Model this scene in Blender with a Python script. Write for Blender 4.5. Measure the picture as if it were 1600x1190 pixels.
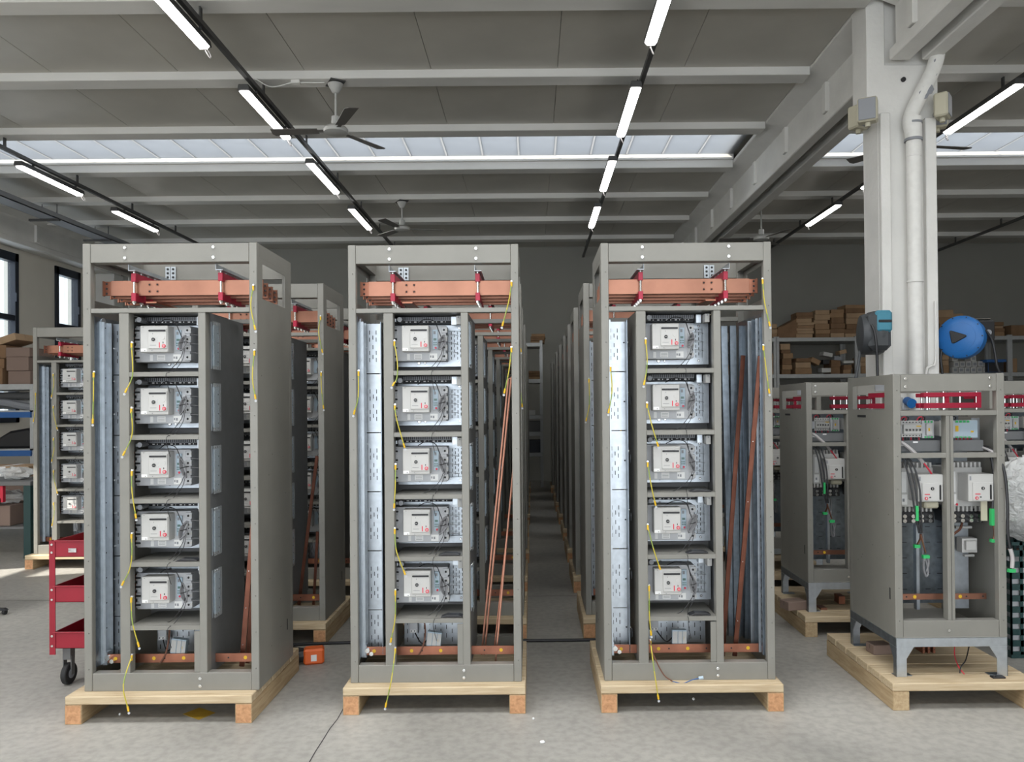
import bpy, bmesh, math, random
from mathutils import Vector, Matrix, Euler
random.seed(7)
for o in list(bpy.data.objects): bpy.data.objects.remove(o)
S = bpy.context.scene
COL = S.collection
PI = math.pi

# ------------------------------------------------------------------ camera
CAMH = 1.40
F = 1200.0
cam_d = bpy.data.cameras.new('camera'); cam = bpy.data.objects.new('camera', cam_d); COL.objects.link(cam)
cam_d.sensor_width = 36.0; cam_d.lens = 36.0 * F / 1600.0
pitch = math.radians(0.4); roll = 0.0085
cam.location = (0, 0, CAMH)
cam.matrix_world = Matrix.Translation((0, 0, CAMH)) @ Matrix.Rotation(PI/2 + pitch, 4, 'X') @ Matrix.Rotation(-roll, 4, 'Z')
cam_d.shift_x = -32.0 / 1600; cam_d.shift_y = 35.1 / 1600
cam_d.clip_end = 200
S.camera = cam

# ------------------------------------------------------------------ world, sun, gate light, exposure
w = bpy.data.worlds.new('sky'); S.world = w; w.use_nodes = True
bg = w.node_tree.nodes['Background']
bg.inputs[0].default_value = (0.80, 0.90, 1.0, 1); bg.inputs[1].default_value = 2.7
sun_d = bpy.data.lights.new('sun', 'SUN'); sun = bpy.data.objects.new('sun', sun_d); COL.objects.link(sun)
sun_d.energy = 16.0; sun_d.angle = math.radians(0.6); sun_d.color = (1, 0.95, 0.86)
sun.rotation_euler = Vector((1.0, 0.35, -0.745)).to_track_quat('-Z', 'Y').to_euler()
gl_d = bpy.data.lights.new('gate_daylight', 'AREA'); gl = bpy.data.objects.new('gate_daylight', gl_d); COL.objects.link(gl)
gl_d.shape = 'RECTANGLE'; gl_d.size = 11.0; gl_d.size_y = 3.3; gl_d.energy = 270; gl_d.color = (0.98, 0.99, 1.0)
gl.location = (-1.5, -5.8, 1.85); gl.rotation_euler = (PI/2, 0, 0)
# area lamps added overhead out of view to brighten the floor, fronts and column
for yy, en in ((-.24, 290), (2.52, 290)):
    rl_d = bpy.data.lights.new('added_overhead_fill', 'AREA'); rl = bpy.data.objects.new('added_overhead_fill', rl_d); COL.objects.link(rl)
    rl_d.shape = 'RECTANGLE'; rl_d.size = 10.4; rl_d.size_y = 1.1; rl_d.energy = en; rl_d.color = (0.97, 0.985, 1.0)
    rl.location = (-2.7, yy, 4.60)
    rl2 = rl.copy(); rl2.data = rl_d.copy(); rl2.data.size = 9.0; rl2.data.energy = en*.36; COL.objects.link(rl2); rl2.location = (8.0, yy, 4.60)
S.view_settings.view_transform = 'Standard'; S.view_settings.look = 'None'
S.view_settings.gamma = 1; S.view_settings.use_curve_mapping = False
S.view_settings.exposure = 0.0
S.cycles.max_bounces = 7; S.cycles.diffuse_bounces = 4; S.cycles.glossy_bounces = 3
S.cycles.transmission_bounces = 5; S.cycles.transparent_max_bounces = 12
S.cycles.caustics_reflective = False; S.cycles.caustics_refractive = False
S.cycles.use_denoising = True; S.cycles.sample_clamp_indirect = 4.0

def wx(px, py, Y): return ((px - 832) - 0.0085 * (py - 638.5)) / F * Y
def wz(px, py, Y): return CAMH + ((638.5 - 0.0085 * (px - 832)) - py) / F * Y
def P(px, py, Y): return Vector((wx(px, py, Y), Y, wz(px, py, Y)))

# ------------------------------------------------------------------ materials
MATS = {}
def mat(name, col, rough=0.5, metal=0.0, noise=None, nscale=20, bump=0.0, bscale=60, emit=0, alpha=1, trans=0, spec=0.5, coat=0, stretch=None):
    m = bpy.data.materials.new(name); m.use_nodes = True
    nt = m.node_tree; b = nt.nodes['Principled BSDF']
    b.inputs['Base Color'].default_value = (*col, 1); b.inputs['Roughness'].default_value = rough
    b.inputs['Metallic'].default_value = metal; b.inputs['Specular IOR Level'].default_value = spec
    if coat: b.inputs['Coat Weight'].default_value = coat
    if alpha < 1: b.inputs['Alpha'].default_value = alpha
    if trans: b.inputs['Transmission Weight'].default_value = trans
    if emit:
        b.inputs['Emission Color'].default_value = (*col, 1); b.inputs['Emission Strength'].default_value = emit
    if noise or bump:
        tc = nt.nodes.new('ShaderNodeTexCoord'); mp = nt.nodes.new('ShaderNodeMapping')
        nt.links.new(tc.outputs['Object'], mp.inputs[0])
        if stretch: mp.inputs['Scale'].default_value = stretch
    if noise:
        n = nt.nodes.new('ShaderNodeTexNoise'); n.inputs['Scale'].default_value = nscale; n.inputs['Detail'].default_value = 6
        r = nt.nodes.new('ShaderNodeValToRGB')
        r.color_ramp.elements[0].color = (*[c * (1 - noise) for c in col], 1); r.color_ramp.elements[0].position = 0.3
        r.color_ramp.elements[1].color = (*[min(1, c * (1 + noise)) for c in col], 1); r.color_ramp.elements[1].position = 0.7
        nt.links.new(mp.outputs[0], n.inputs['Vector']); nt.links.new(n.outputs['Fac'], r.inputs[0]); nt.links.new(r.outputs[0], b.inputs['Base Color'])
    if bump:
        n2 = nt.nodes.new('ShaderNodeTexNoise'); n2.inputs['Scale'].default_value = bscale; n2.inputs['Detail'].default_value = 4
        bp = nt.nodes.new('ShaderNodeBump'); bp.inputs['Strength'].default_value = bump; bp.inputs['Distance'].default_value = 0.01
        nt.links.new(mp.outputs[0], n2.inputs['Vector']); nt.links.new(n2.outputs['Fac'], bp.inputs['Height']); nt.links.new(bp.outputs[0], b.inputs['Normal'])
    MATS[name] = m
    return m

paint = mat('grey_paint', (0.218, 0.212, 0.190), 0.42, noise=0.05, nscale=8, bump=0.05, bscale=300)
paint_d = mat('duct_grey', (0.16, 0.165, 0.17), 0.5, noise=0.05)
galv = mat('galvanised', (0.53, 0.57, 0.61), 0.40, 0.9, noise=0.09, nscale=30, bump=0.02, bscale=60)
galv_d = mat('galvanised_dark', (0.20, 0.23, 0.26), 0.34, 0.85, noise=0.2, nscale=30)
zinc = mat('zinc', (0.8, 0.8, 0.78), 0.25, 1.0)
copper = mat('copper', (0.36, 0.175, 0.12), 0.40, 0.95, noise=0.14, nscale=7, bump=0.03, bscale=20)
copper_b = mat('copper_brown', (0.17, 0.065, 0.042), 0.38, 0.8, noise=0.3, nscale=9)
copper_d = mat('copper_dull', (0.36, 0.15, 0.095), 0.40, 0.85, noise=0.25, nscale=9)
red = mat('red_support', (0.42, 0.012, 0.045), 0.42)
redp = mat('red_button', (0.60, 0.03, 0.06), 0.4)
redcart = mat('red_enamel', (0.28, 0.010, 0.025), 0.38, noise=0.12, nscale=5)
white = mat('white_plastic', (0.50, 0.495, 0.48), 0.45)
white2 = mat('label_white', (0.78, 0.78, 0.77), 0.5)
lgrey = mat('breaker_grey', (0.50, 0.51, 0.53), 0.5, noise=0.04)
mgrey = mat('mid_grey', (0.25, 0.26, 0.28), 0.5)
black = mat('black_plastic', (0.012, 0.012, 0.014), 0.45)
dark = mat('dark_slot', (0.02, 0.02, 0.022), 0.7)
cablegrey = mat('cable_grey', (0.20, 0.20, 0.21), 0.5)
cablewhite = mat('cable_pale', (0.42, 0.40, 0.40), 0.5)
brown = mat('brown_cable', (0.16, 0.07, 0.045), 0.5)
yellow = mat('yellow', (0.72, 0.44, 0.02), 0.45)
bluepanel = mat('display_panel', (0.42, 0.52, 0.60), 0.4)
lcd = mat('lcd', (0.08, 0.16, 0.14), 0.3)
green = mat('green_terminal', (0.03, 0.42, 0.12), 0.45)
greenpaint = mat('dark_green', (0.014, 0.045, 0.045), 0.45)
teal = mat('teal_plastic', (0.06, 0.24, 0.33), 0.45)
reelgrey = mat('reel_grey', (0.055, 0.06, 0.065), 0.5)
blue = mat('blue_plastic', (0.015, 0.14, 0.42), 0.42, noise=0.08, nscale=6)
bluef = mat('blue_steel', (0.02, 0.10, 0.30), 0.5)
beige = mat('beige', (0.50, 0.47, 0.36), 0.55)
orange = mat('orange_plastic', (0.75, 0.13, 0.02), 0.45)
concrete_w = mat('white_concrete', (0.74, 0.73, 0.70), 0.75, noise=0.06, nscale=3, bump=0.25, bscale=25)
pipew = mat('white_pipe', (0.76, 0.75, 0.72), 0.5, noise=0.05)
sheet = mat('ceiling_sheet_metal', (0.52, 0.50, 0.45), 0.42, noise=0.06, nscale=2.0, bump=0.03, bscale=90)
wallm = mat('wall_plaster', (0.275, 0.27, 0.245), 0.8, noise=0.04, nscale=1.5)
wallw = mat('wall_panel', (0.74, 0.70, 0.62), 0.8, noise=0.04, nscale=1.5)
ribm = mat('rib_paint', (0.74, 0.73, 0.70), 0.6, noise=0.08, nscale=3, stretch=(0.3, 1, 1))
trackm = mat('track_steel', (0.10, 0.10, 0.10), 0.5, 0.4)
fanm = mat('fan_white', (0.52, 0.52, 0.50), 0.5)
fanblade = mat('fan_blade', (0.16, 0.15, 0.14), 0.45)
navy = mat('navy_frame', (0.012, 0.018, 0.032), 0.4)
lampm = mat('lamp_diffuser', (1.0, 0.985, 0.95), 0.5, emit=14)
card = mat('cardboard', (0.30, 0.185, 0.10), 0.85, noise=0.12, nscale=5, bump=0.1)
card2 = mat('cardboard_pale', (0.37, 0.25, 0.15), 0.85, noise=0.12, nscale=4)
card3 = mat('cardboard_brown', (0.20, 0.115, 0.06), 0.85, noise=0.15, nscale=6)
shelfm = mat('shelf_steel', (0.42, 0.43, 0.43), 0.45, 0.3, noise=0.06)
rackd = mat('rack_dark', (0.14, 0.14, 0.14), 0.5)
rubber = mat('rubber', (0.015, 0.015, 0.016), 0.7)
yframe = mat('yellow_steel', (0.60, 0.42, 0.03), 0.5)
yfilm = mat('yellow_sheet', (0.46, 0.29, 0.03), 0.6, noise=0.1)
ext = mat('exterior_cladding', (0.75, 0.80, 0.82), 0.6)

def clear(name, col, a, rough=0.1):
    m = bpy.data.materials.new(name); m.use_nodes = True; nt = m.node_tree
    b = nt.nodes['Principled BSDF']; b.inputs['Base Color'].default_value = (*col, 1); b.inputs['Roughness'].default_value = rough
    b.inputs['Alpha'].default_value = a
    return m
shield = clear('clear_shield', (0.7, 0.75, 0.78), 0.28)
glass = clear('window_glass', (0.7, 0.8, 0.82), 0.10, 0.03)
film = clear('plastic_film', (0.80, 0.81, 0.80), 0.62, 0.22)
_n = film.node_tree; _x = _n.nodes.new('ShaderNodeTexNoise'); _x.inputs['Scale'].default_value = 14; _x.inputs['Detail'].default_value = 5; _x.inputs['Distortion'].default_value = 2.5
_b = _n.nodes.new('ShaderNodeBump'); _b.inputs['Strength'].default_value = 1.0; _b.inputs['Distance'].default_value = 0.03
_c = _n.nodes.new('ShaderNodeTexCoord'); _n.links.new(_c.outputs['Object'], _x.inputs['Vector']); _n.links.new(_x.outputs['Fac'], _b.inputs['Height']); _n.links.new(_b.outputs[0], _n.nodes['Principled BSDF'].inputs['Normal'])

def wood_mat(name, c1, c2, axis):
    m = bpy.data.materials.new(name); m.use_nodes = True; nt = m.node_tree; b = nt.nodes['Principled BSDF']
    tc = nt.nodes.new('ShaderNodeTexCoord'); mp = nt.nodes.new('ShaderNodeMapping'); n = nt.nodes.new('ShaderNodeTexNoise'); r = nt.nodes.new('ShaderNodeValToRGB')
    mp.inputs['Scale'].default_value = axis; n.inputs['Scale'].default_value = 6; n.inputs['Detail'].default_value = 8; n.inputs['Distortion'].default_value = 0.6
    r.color_ramp.elements[0].color = (*c2, 1); r.color_ramp.elements[0].position = 0.3
    r.color_ramp.elements[1].color = (*c1, 1); r.color_ramp.elements[1].position = 0.62
    nt.links.new(tc.outputs['Object'], mp.inputs[0]); nt.links.new(mp.outputs[0], n.inputs['Vector']); nt.links.new(n.outputs['Fac'], r.inputs[0])
    nt.links.new(r.outputs[0], b.inputs['Base Color']); b.inputs['Roughness'].default_value = 0.7
    bp = nt.nodes.new('ShaderNodeBump'); bp.inputs['Strength'].default_value = 0.15; bp.inputs['Distance'].default_value = 0.004
    nt.links.new(n.outputs['Fac'], bp.inputs['Height']); nt.links.new(bp.outputs[0], b.inputs['Normal'])
    return m
pineX = wood_mat('pine_boards', (0.56, 0.45, 0.30), (0.44, 0.33, 0.20), (1, 12, 12))
pineY = wood_mat('pine_beams', (0.48, 0.36, 0.215), (0.36, 0.25, 0.135), (12, 1, 12))
pineE = wood_mat('pine_end_grain', (0.56, 0.30, 0.15), (0.38, 0.19, 0.09), (9, 9, 9))

def earth_mat():
    m = bpy.data.materials.new('earth_wire'); m.use_nodes = True; nt = m.node_tree; b = nt.nodes['Principled BSDF']
    tc = nt.nodes.new('ShaderNodeTexCoord'); wv = nt.nodes.new('ShaderNodeTexWave'); wv.bands_direction = 'DIAGONAL'; wv.inputs['Scale'].default_value = 4
    r = nt.nodes.new('ShaderNodeValToRGB'); r.color_ramp.interpolation = 'CONSTANT'
    r.color_ramp.elements[0].color = (0.50, 0.42, 0.05, 1); r.color_ramp.elements[1].color = (0.25, 0.33, 0.07, 1); r.color_ramp.elements[1].position = 0.68
    nt.links.new(tc.outputs['Object'], wv.inputs['Vector']); nt.links.new(wv.outputs['Fac'], r.inputs[0]); nt.links.new(r.outputs[0], b.inputs['Base Color'])
    b.inputs['Roughness'].default_value = 0.45
    return m
earthm = earth_mat()

def floor_mat():
    m = bpy.data.materials.new('concrete_floor'); m.use_nodes = True; nt = m.node_tree; b = nt.nodes['Principled BSDF']
    tc = nt.nodes.new('ShaderNodeTexCoord')
    def noise(sc, det, dist=0):
        n = nt.nodes.new('ShaderNodeTexNoise'); n.inputs['Scale'].default_value = sc; n.inputs['Detail'].default_value = det; n.inputs['Distortion'].default_value = dist
        nt.links.new(tc.outputs['Object'], n.inputs['Vector']); return n
    a = noise(0.9, 9, 0.7); c = noise(26, 10); d = noise(160, 3)
    r = nt.nodes.new('ShaderNodeValToRGB')
    r.color_ramp.elements[0].color = (0.27, 0.262, 0.242, 1); r.color_ramp.elements[0].position = 0.32
    r.color_ramp.elements[1].color = (0.40, 0.385, 0.352, 1); r.color_ramp.elements[1].position = 0.68
    nt.links.new(a.outputs['Fac'], r.inputs[0])
    r2 = nt.nodes.new('ShaderNodeValToRGB'); r2.color_ramp.elements[0].color = (0.78, 0.78, 0.78, 1); r2.color_ramp.elements[0].position = 0.35
    r2.color_ramp.elements[1].color = (1.05, 1.05, 1.05, 1); r2.color_ramp.elements[1].position = 0.6
    nt.links.new(c.outputs['Fac'], r2.inputs[0])
    mx = nt.nodes.new('ShaderNodeMix'); mx.data_type = 'RGBA'; mx.blend_type = 'MULTIPLY'; mx.inputs[0].default_value = 0.7
    nt.links.new(r.outputs[0], mx.inputs[6]); nt.links.new(r2.outputs[0], mx.inputs[7]); nt.links.new(mx.outputs[2], b.inputs['Base Color'])
    rr = nt.nodes.new('ShaderNodeMapRange'); rr.inputs[3].default_value = 0.36; rr.inputs[4].default_value = 0.6
    nt.links.new(a.outputs['Fac'], rr.inputs[0]); nt.links.new(rr.outputs[0], b.inputs['Roughness'])
    bp = nt.nodes.new('ShaderNodeBump'); bp.inputs['Strength'].default_value = 0.12; bp.inputs['Distance'].default_value = 0.005
    nt.links.new(d.outputs['Fac'], bp.inputs['Height']); nt.links.new(bp.outputs[0], b.inputs['Normal'])
    return m
floorm = floor_mat()

def skylight_mat():
    m = bpy.data.materials.new('skylight_polycarbonate'); m.use_nodes = True; nt = m.node_tree
    nt.nodes.remove(nt.nodes['Principled BSDF']); out = nt.nodes['Material Output']
    t = nt.nodes.new('ShaderNodeBsdfTranslucent'); t.inputs[0].default_value = (0.66, 0.69, 0.74, 1)
    g = nt.nodes.new('ShaderNodeBsdfPrincipled'); g.inputs['Base Color'].default_value = (0.7, 0.72, 0.75, 1); g.inputs['Roughness'].default_value = 0.25
    mx = nt.nodes.new('ShaderNodeMixShader'); mx.inputs[0].default_value = 0.25
    tc = nt.nodes.new('ShaderNodeTexCoord'); n = nt.nodes.new('ShaderNodeTexNoise'); n.inputs['Scale'].default_value = 0.7; n.inputs['Detail'].default_value = 3
    r = nt.nodes.new('ShaderNodeValToRGB'); r.color_ramp.elements[0].color = (0.27, 0.285, 0.31, 1); r.color_ramp.elements[0].position = 0.3
    r.color_ramp.elements[1].color = (0.45, 0.465, 0.485, 1); r.color_ramp.elements[1].position = 0.75
    nt.links.new(tc.outputs['Object'], n.inputs['Vector']); nt.links.new(n.outputs['Fac'], r.inputs[0]); nt.links.new(r.outputs[0], t.inputs[0])
    nt.links.new(t.outputs[0], mx.inputs[1]); nt.links.new(g.outputs[0], mx.inputs[2]); nt.links.new(mx.outputs[0], out.inputs[0])
    return m
skym = skylight_mat()
barm = bpy.data.materials.new('glazing_bar_white'); barm.use_nodes = True
_n = barm.node_tree; _t = _n.nodes.new('ShaderNodeBsdfTranslucent'); _t.inputs[0].default_value = (0.5, 0.5, 0.5, 1); _n.links.new(_t.outputs[0], _n.nodes['Material Output'].inputs[0])

# ------------------------------------------------------------------ mesh helpers
class MB:
    def __init__(s): s.v = []; s.f = []; s.m = []; s.mats = []
    def mi(s, m):
        if m not in s.mats: s.mats.append(m)
        return s.mats.index(m)
    def add(s, vs, fs, m):
        b = len(s.v); i = s.mi(m); s.v += [tuple(v) for v in vs]
        for f in fs: s.f.append(tuple(b + k for k in f)); s.m.append(i)
        return s
    def box(s, x0, x1, y0, y1, z0, z1, m, M=None):
        vs = [Vector((x, y, z)) for x in (x0, x1) for y in (y0, y1) for z in (z0, z1)]
        if M is not None: vs = [M @ v for v in vs]
        return s.add(vs, [(0,1,3,2),(4,6,7,5),(0,4,5,1),(2,3,7,6),(0,2,6,4),(1,5,7,3)], m)
    def prism(s, pts, y0, y1, m, plane='xz', M=None):
        n = len(pts)
        def q(a, b, t):
            return Vector((a, t, b)) if plane == 'xz' else (Vector((t, a, b)) if plane == 'yz' else Vector((a, b, t)))
        vs = [q(a, b, y0) for a, b in pts] + [q(a, b, y1) for a, b in pts]
        if M is not None: vs = [M @ v for v in vs]
        fs = [tuple(range(n)), tuple(range(2*n-1, n-1, -1))] + [(i, i+n, (i+1) % n + n, (i+1) % n) for i in range(n)]
        return s.add(vs, fs, m)
    def cyl(s, p0, p1, r, m, n=10, r1=None):
        p0 = Vector(p0); p1 = Vector(p1); d = (p1 - p0).normalized(); r1 = r if r1 is None else r1
        u = d.orthogonal().normalized(); w_ = d.cross(u)
        vs = [p0 + (u*math.cos(2*PI*k/n) + w_*math.sin(2*PI*k/n))*r for k in range(n)] + [p1 + (u*math.cos(2*PI*k/n) + w_*math.sin(2*PI*k/n))*r1 for k in range(n)]
        fs = [tuple(range(n-1, -1, -1)), tuple(range(n, 2*n))] + [(k, (k+1) % n, (k+1) % n + n, k + n) for k in range(n)]
        return s.add(vs, fs, m)
    def tube(s, pts, r, m, n=6, smooth=4):
        pts = [Vector(p) for p in pts]
        if smooth and len(pts) > 2:
            q = [pts[0]*2 - pts[1]] + pts + [pts[-1]*2 - pts[-2]]; out = []
            for i in range(1, len(q) - 2):
                for k in range(smooth):
                    t = k / smooth; a, b, c, d = q[i-1], q[i], q[i+1], q[i+2]
                    out.append(0.5*((2*b) + (c-a)*t + (2*a-5*b+4*c-d)*t*t + (3*b-a-3*c+d)*t**3))
            pts = out + [pts[-1]]
        vs = []; u = None
        for i, p in enumerate(pts):
            d = (pts[min(i+1, len(pts)-1)] - pts[max(i-1, 0)])
            d = d.normalized() if d.length > 1e-9 else Vector((0, 0, 1))
            if u is None: u = d.orthogonal().normalized()
            u = u - d * u.dot(d)
            u = u.normalized() if u.length > 1e-6 else d.orthogonal().normalized()
            w_ = d.cross(u)
            vs += [p + (u*math.cos(2*PI*k/n) + w_*math.sin(2*PI*k/n))*r for k in range(n)]
        fs = []
        for i in range(len(pts)-1):
            for k in range(n): fs.append((i*n+k, i*n+(k+1) % n, (i+1)*n+(k+1) % n, (i+1)*n+k))
        fs += [tuple(range(n-1, -1, -1)), tuple(range((len(pts)-1)*n, len(pts)*n))]
        return s.add(vs, fs, m)
    def lathe(s, prof, m, n=20, M=None):   # prof: (r, z) around z
        vs = []; k0 = len(prof)
        for r, z in prof:
            for k in range(n): vs.append(Vector((r*math.cos(2*PI*k/n), r*math.sin(2*PI*k/n), z)))
        if M is not None: vs = [M @ v for v in vs]
        fs = [(i*n+k, i*n+(k+1) % n, (i+1)*n+(k+1) % n, (i+1)*n+k) for i in range(k0-1) for k in range(n)]
        fs += [tuple(range(n-1, -1, -1)), tuple(range((k0-1)*n, k0*n))]
        return s.add(vs, fs, m)
    def mesh(s, name, bevel=0, smooth=False):
        me = bpy.data.meshes.new(name); me.from_pydata(s.v, [], s.f)
        for m in s.mats: me.materials.append(m)
        me.polygons.foreach_set('material_index', s.m)
        bm = bmesh.new(); bm.from_mesh(me)
        bmesh.ops.recalc_face_normals(bm, faces=bm.faces)
        if bevel:
            es = [e for e in bm.edges if len(e.link_faces) == 2 and e.calc_face_angle(0) > 0.6]
            bmesh.ops.bevel(bm, geom=es, offset=bevel, segments=1, affect='EDGES', profile=0.5)
        bm.to_mesh(me); bm.free()
        if smooth:
            me.polygons.foreach_set('use_smooth', [True]*len(me.polygons))
            try: me.set_sharp_from_angle(angle=0.7)
            except Exception: pass
        me.update(); return me
    def obj(s, name, parent=None, bevel=0, smooth=False, loc=None, rot=None):
        return put(name, s.mesh(name, bevel, smooth), parent, loc, rot)

def put(name, me, parent=None, loc=None, rot=None):
    o = bpy.data.objects.new(name, me); COL.objects.link(o)
    if parent is not None: o.parent = parent
    if loc is not None: o.location = loc
    if rot is not None: o.rotation_euler = rot
    return o
def empty(name, loc=(0, 0, 0), rz=0):
    o = bpy.data.objects.new(name, None); COL.objects.link(o); o.location = loc; o.rotation_euler = (0, 0, rz); o.empty_display_size = 0.1
    return o
def tag(o, label, cat, group=None):
    o['label'] = label; o['category'] = cat
    if group: o['group'] = group
    return o
def struct(o): o['kind'] = 'structure'; return o
def kids(o): return [c for c in KID.get(o.name, [])]
KID = {}
def index_kids():
    KID.clear()
    for o in bpy.data.objects:
        if o.parent: KID.setdefault(o.parent.name, []).append(o)
def copy_tree(o, parent=None, skip=(), skipsub=False):
    c = o.copy(); COL.objects.link(c)
    if parent is not None: c.parent = parent
    if parent is not None and skipsub: return c
    for ch in kids(o):
        if ch.name.split('.')[0] in skip: continue
        copy_tree(ch, c, skip, skipsub)
    return c
ORD = ['first', 'second', 'third', 'fourth', 'fifth', 'sixth', 'seventh', 'eighth', 'ninth', 'tenth', 'eleventh', 'twelfth']

# ------------------------------------------------------------------ room shell
YB = 15.05; XL = -8.35; XR = 13.4; ZC = 4.57
struct(MB().box(XL-.3, XR, -6.5, YB+.3, -0.15, 0, floorm).obj('floor'))
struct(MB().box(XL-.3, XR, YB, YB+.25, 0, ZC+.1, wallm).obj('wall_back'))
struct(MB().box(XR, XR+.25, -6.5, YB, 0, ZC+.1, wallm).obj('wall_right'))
# front wall behind the camera with its wide gate
fw = MB()
fw.box(XL-.3, -7.2, -6.5, -6.25, 0, ZC+.1, wallw); fw.box(4.2, XR, -6.5, -6.25, 0, ZC+.1, wallw); fw.box(-7.2, 4.2, -6.5, -6.25, 3.6, ZC+.1, wallw)
struct(fw.obj('wall_front'))
# left wall with window openings (y0, y1)
WIN = [(5.05, 5.75), (11.0, 12.46), (13.43, 14.17)]
ZS, ZT = 1.25, 3.98
lw = MB(); y = -6.5
for a, b in WIN:
    lw.box(XL-.22, XL, y, a, 0, ZC+.1, wallw)
    lw.box(XL-.22, XL, a, b, 0, ZS, wallw); lw.box(XL-.22, XL, a, b, ZT, ZC+.1, wallw); y = b
lw.box(XL-.22, XL, y, YB, 0, ZC+.1, wallw)
struct(lw.obj('wall_left'))
for i, (a, b) in enumerate(WIN):
    r = struct(MB().box(XL-.10, XL+.03, a, a+.09, ZS, ZT, navy).box(XL-.10, XL+.03, b-.09, b, ZS, ZT, navy).box(XL-.10, XL+.03, a, b, ZS, ZS+.09, navy)
        .box(XL-.10, XL+.03, a, b, ZT-.14, ZT, navy).box(XL-.09, XL+.02, a, b, 2.89, 2.98, navy).obj('window_%d' % (i+1), bevel=.006))
    MB().box(XL-.05, XL-.04, a+.09, b-.09, ZS+.09, 2.89, glass).obj('pane', r)
    MB().box(XL-.05, XL-.04, a+.09, b-.09, 2.98, ZT-.14, glass).obj('pane', r)
    MB().box(XL+.03, XL+.055, b-.10, b-.06, 3.2, 3.34, navy).obj('window_handle', r)
# neighbouring hall outside the rear windows: ribbed pale cladding
nb = MB(); nb.box(-12.2, -12.0, 9.5, 24, 0, 6.5, ext)
for k in range(48): nb.box(-12.0, -11.96, 9.5+k*.3, 9.56+k*.3, 0, 6.5, ext)
nbo = nb.obj('neighbour_building'); tag(nbo, 'pale ribbed cladding of the building outside the left windows', 'building')

# ceiling: rib beams, sheets between them, one band of skylight
ribs = [3.01 + 1.38*k - 0.2 + .2 for k in range(-6, 9)]
ribs = [1.83 + 1.38*k for k in range(-5, 10)]      # far faces: 5.97, 7.35, 8.73, 10.11 ...
ceil = struct(empty('ceiling', (0, 0, 0)))
bays = [(-8.0, 2.62), (3.2, 13.4)]
rib_me = [MB().box(x0, x1, -.2, 0, 4.5, 4.6, ribm).box(x0, x1, -.13, -.07, 4.6, 4.75, ribm).mesh('rib', 0.006) for x0, x1 in bays]
for yr in ribs:
    for k in range(2): put('roof_rib', rib_me[k], ceil, (0, yr, 0))
NS = 9
shm = []
for x0, x1 in bays:
    wd = (x1-x0)/NS
    shm.append((MB().box(.002, wd-.002, 0, 1.19, 0, .05, sheet).mesh('sheet', 0.003), x0, wd))
SKY = 8.73
for yr in ribs[:-1]:
    if abs(yr-SKY) < .01 or abs(yr-(-.93)) < .01 or abs(yr-1.83) < .01: continue
    for me, x0, wd in shm:
        for k in range(NS): put('ceiling_sheet', me, ceil, (x0+wd*k, yr-.005, 4.575))
for me, x0, wd in shm:
    for k in range(NS): put('ceiling_sheet', me, ceil, (x0+wd*k, ribs[-1]-.005, 4.575))
# light-tight deck over the joints
MB().box(XL-.3, XR+.25, -6.6, SKY-.1, 4.76, 4.85, sheet).box(XL-.3, XR+.25, SKY+1.38-.1, YB+.4, 4.76, 4.85, sheet).box(2.5, 3.3, SKY-.1, SKY+1.3, 4.70, 4.8, sheet).box(XL-.3, XL+.4, SKY-.1, SKY+1.3, 4.70, 4.8, sheet).obj('roof_deck', ceil)
for b_, (x0, x1) in enumerate(bays):
    sk = struct(empty('window_%d' % (4+b_), (0, 0, 0))); n = int(round((x1-x0)/.47)); wd = (x1-x0)/n
    gm = MB().box(.0, wd, SKY+1.128, SKY+1.15, 4.663, 4.672, glass).mesh('pane')
    pm = MB().box(.012, wd-.012, SKY, SKY+1.125, 4.66, 4.675, skym).mesh('pane')
    bm_ = MB().box(-.012, .012, SKY, SKY+1.125, 4.655, 4.68, barm).mesh('bar')
    for k in range(n):
        put('pane', pm, sk, (x0+wd*k, 0, 0))
        put('added_clear_strip', gm, sk, (x0+wd*k, 0, 0))  # clear strip added to let sun through and brighten the far curb
        put('glazing_bar', bm_, sk, (x0+wd*k, 0, 0))
    MB().box(x0, x1, SKY-.01, SKY+.03, 4.6, 4.78, ribm).obj('curb', sk); MB().box(x0, x1, SKY+1.15, SKY+1.19, 4.6, 4.78, ribm).obj('curb', sk)

# main gutter beam pair and left wall beam
def ibeam(name, xa, xb, y0, y1, flip, z0=4.06, side=None, stiff=()):
    m = MB(); s = 1 if not flip else -1
    f0, f1 = xa, xb
    m.prism([(f0, z0), (f1, z0), (f1, z0+.09), (f0, z0+.09)], y0, y1, concrete_w)
    if not flip: m.box(f0+.05, f1, y0, y1, z0+.09, z0+.5, concrete_w); m.prism([(f0-.15, 4.56), (f0+.05, z0+.42), (f1, z0+.42), (f1, 4.6), (f0-.15, 4.6)], y0, y1, concrete_w)
    else: m.box(f0, f1-.05, y0, y1, z0+.09, z0+.5, concrete_w); m.prism([(f1+.15, 4.56), (f1-.05, z0+.42), (f0, z0+.42), (f0, 4.6), (f1+.15, 4.6)], y0, y1, concrete_w)
    o = struct(m.obj(name, bevel=.008))
    sm = (MB().box(f0+.012, f0+.055, -.045, .045, z0+.12, z0+.40, concrete_w) if not flip else MB().box(f1-.055, f1-.012, -.045, .045, z0+.12, z0+.40, concrete_w)).mesh('stiff', .006)
    for yy in stiff: put('stiffener', sm, o, (0, yy, 0))
    return o
st = [7.26+1.16*k for k in range(7)]
ibeam('beam_far_left', 2.77, 2.89, 6.22, YB, False, stiff=st)
ibeam('beam_far_right', 3.0, 3.13, 6.22, YB, True, stiff=st)
ibeam('beam_near_left', 2.77, 2.93, -6.2, 5.9, False, stiff=[5.6-1.16*k for k in range(8)])
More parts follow.
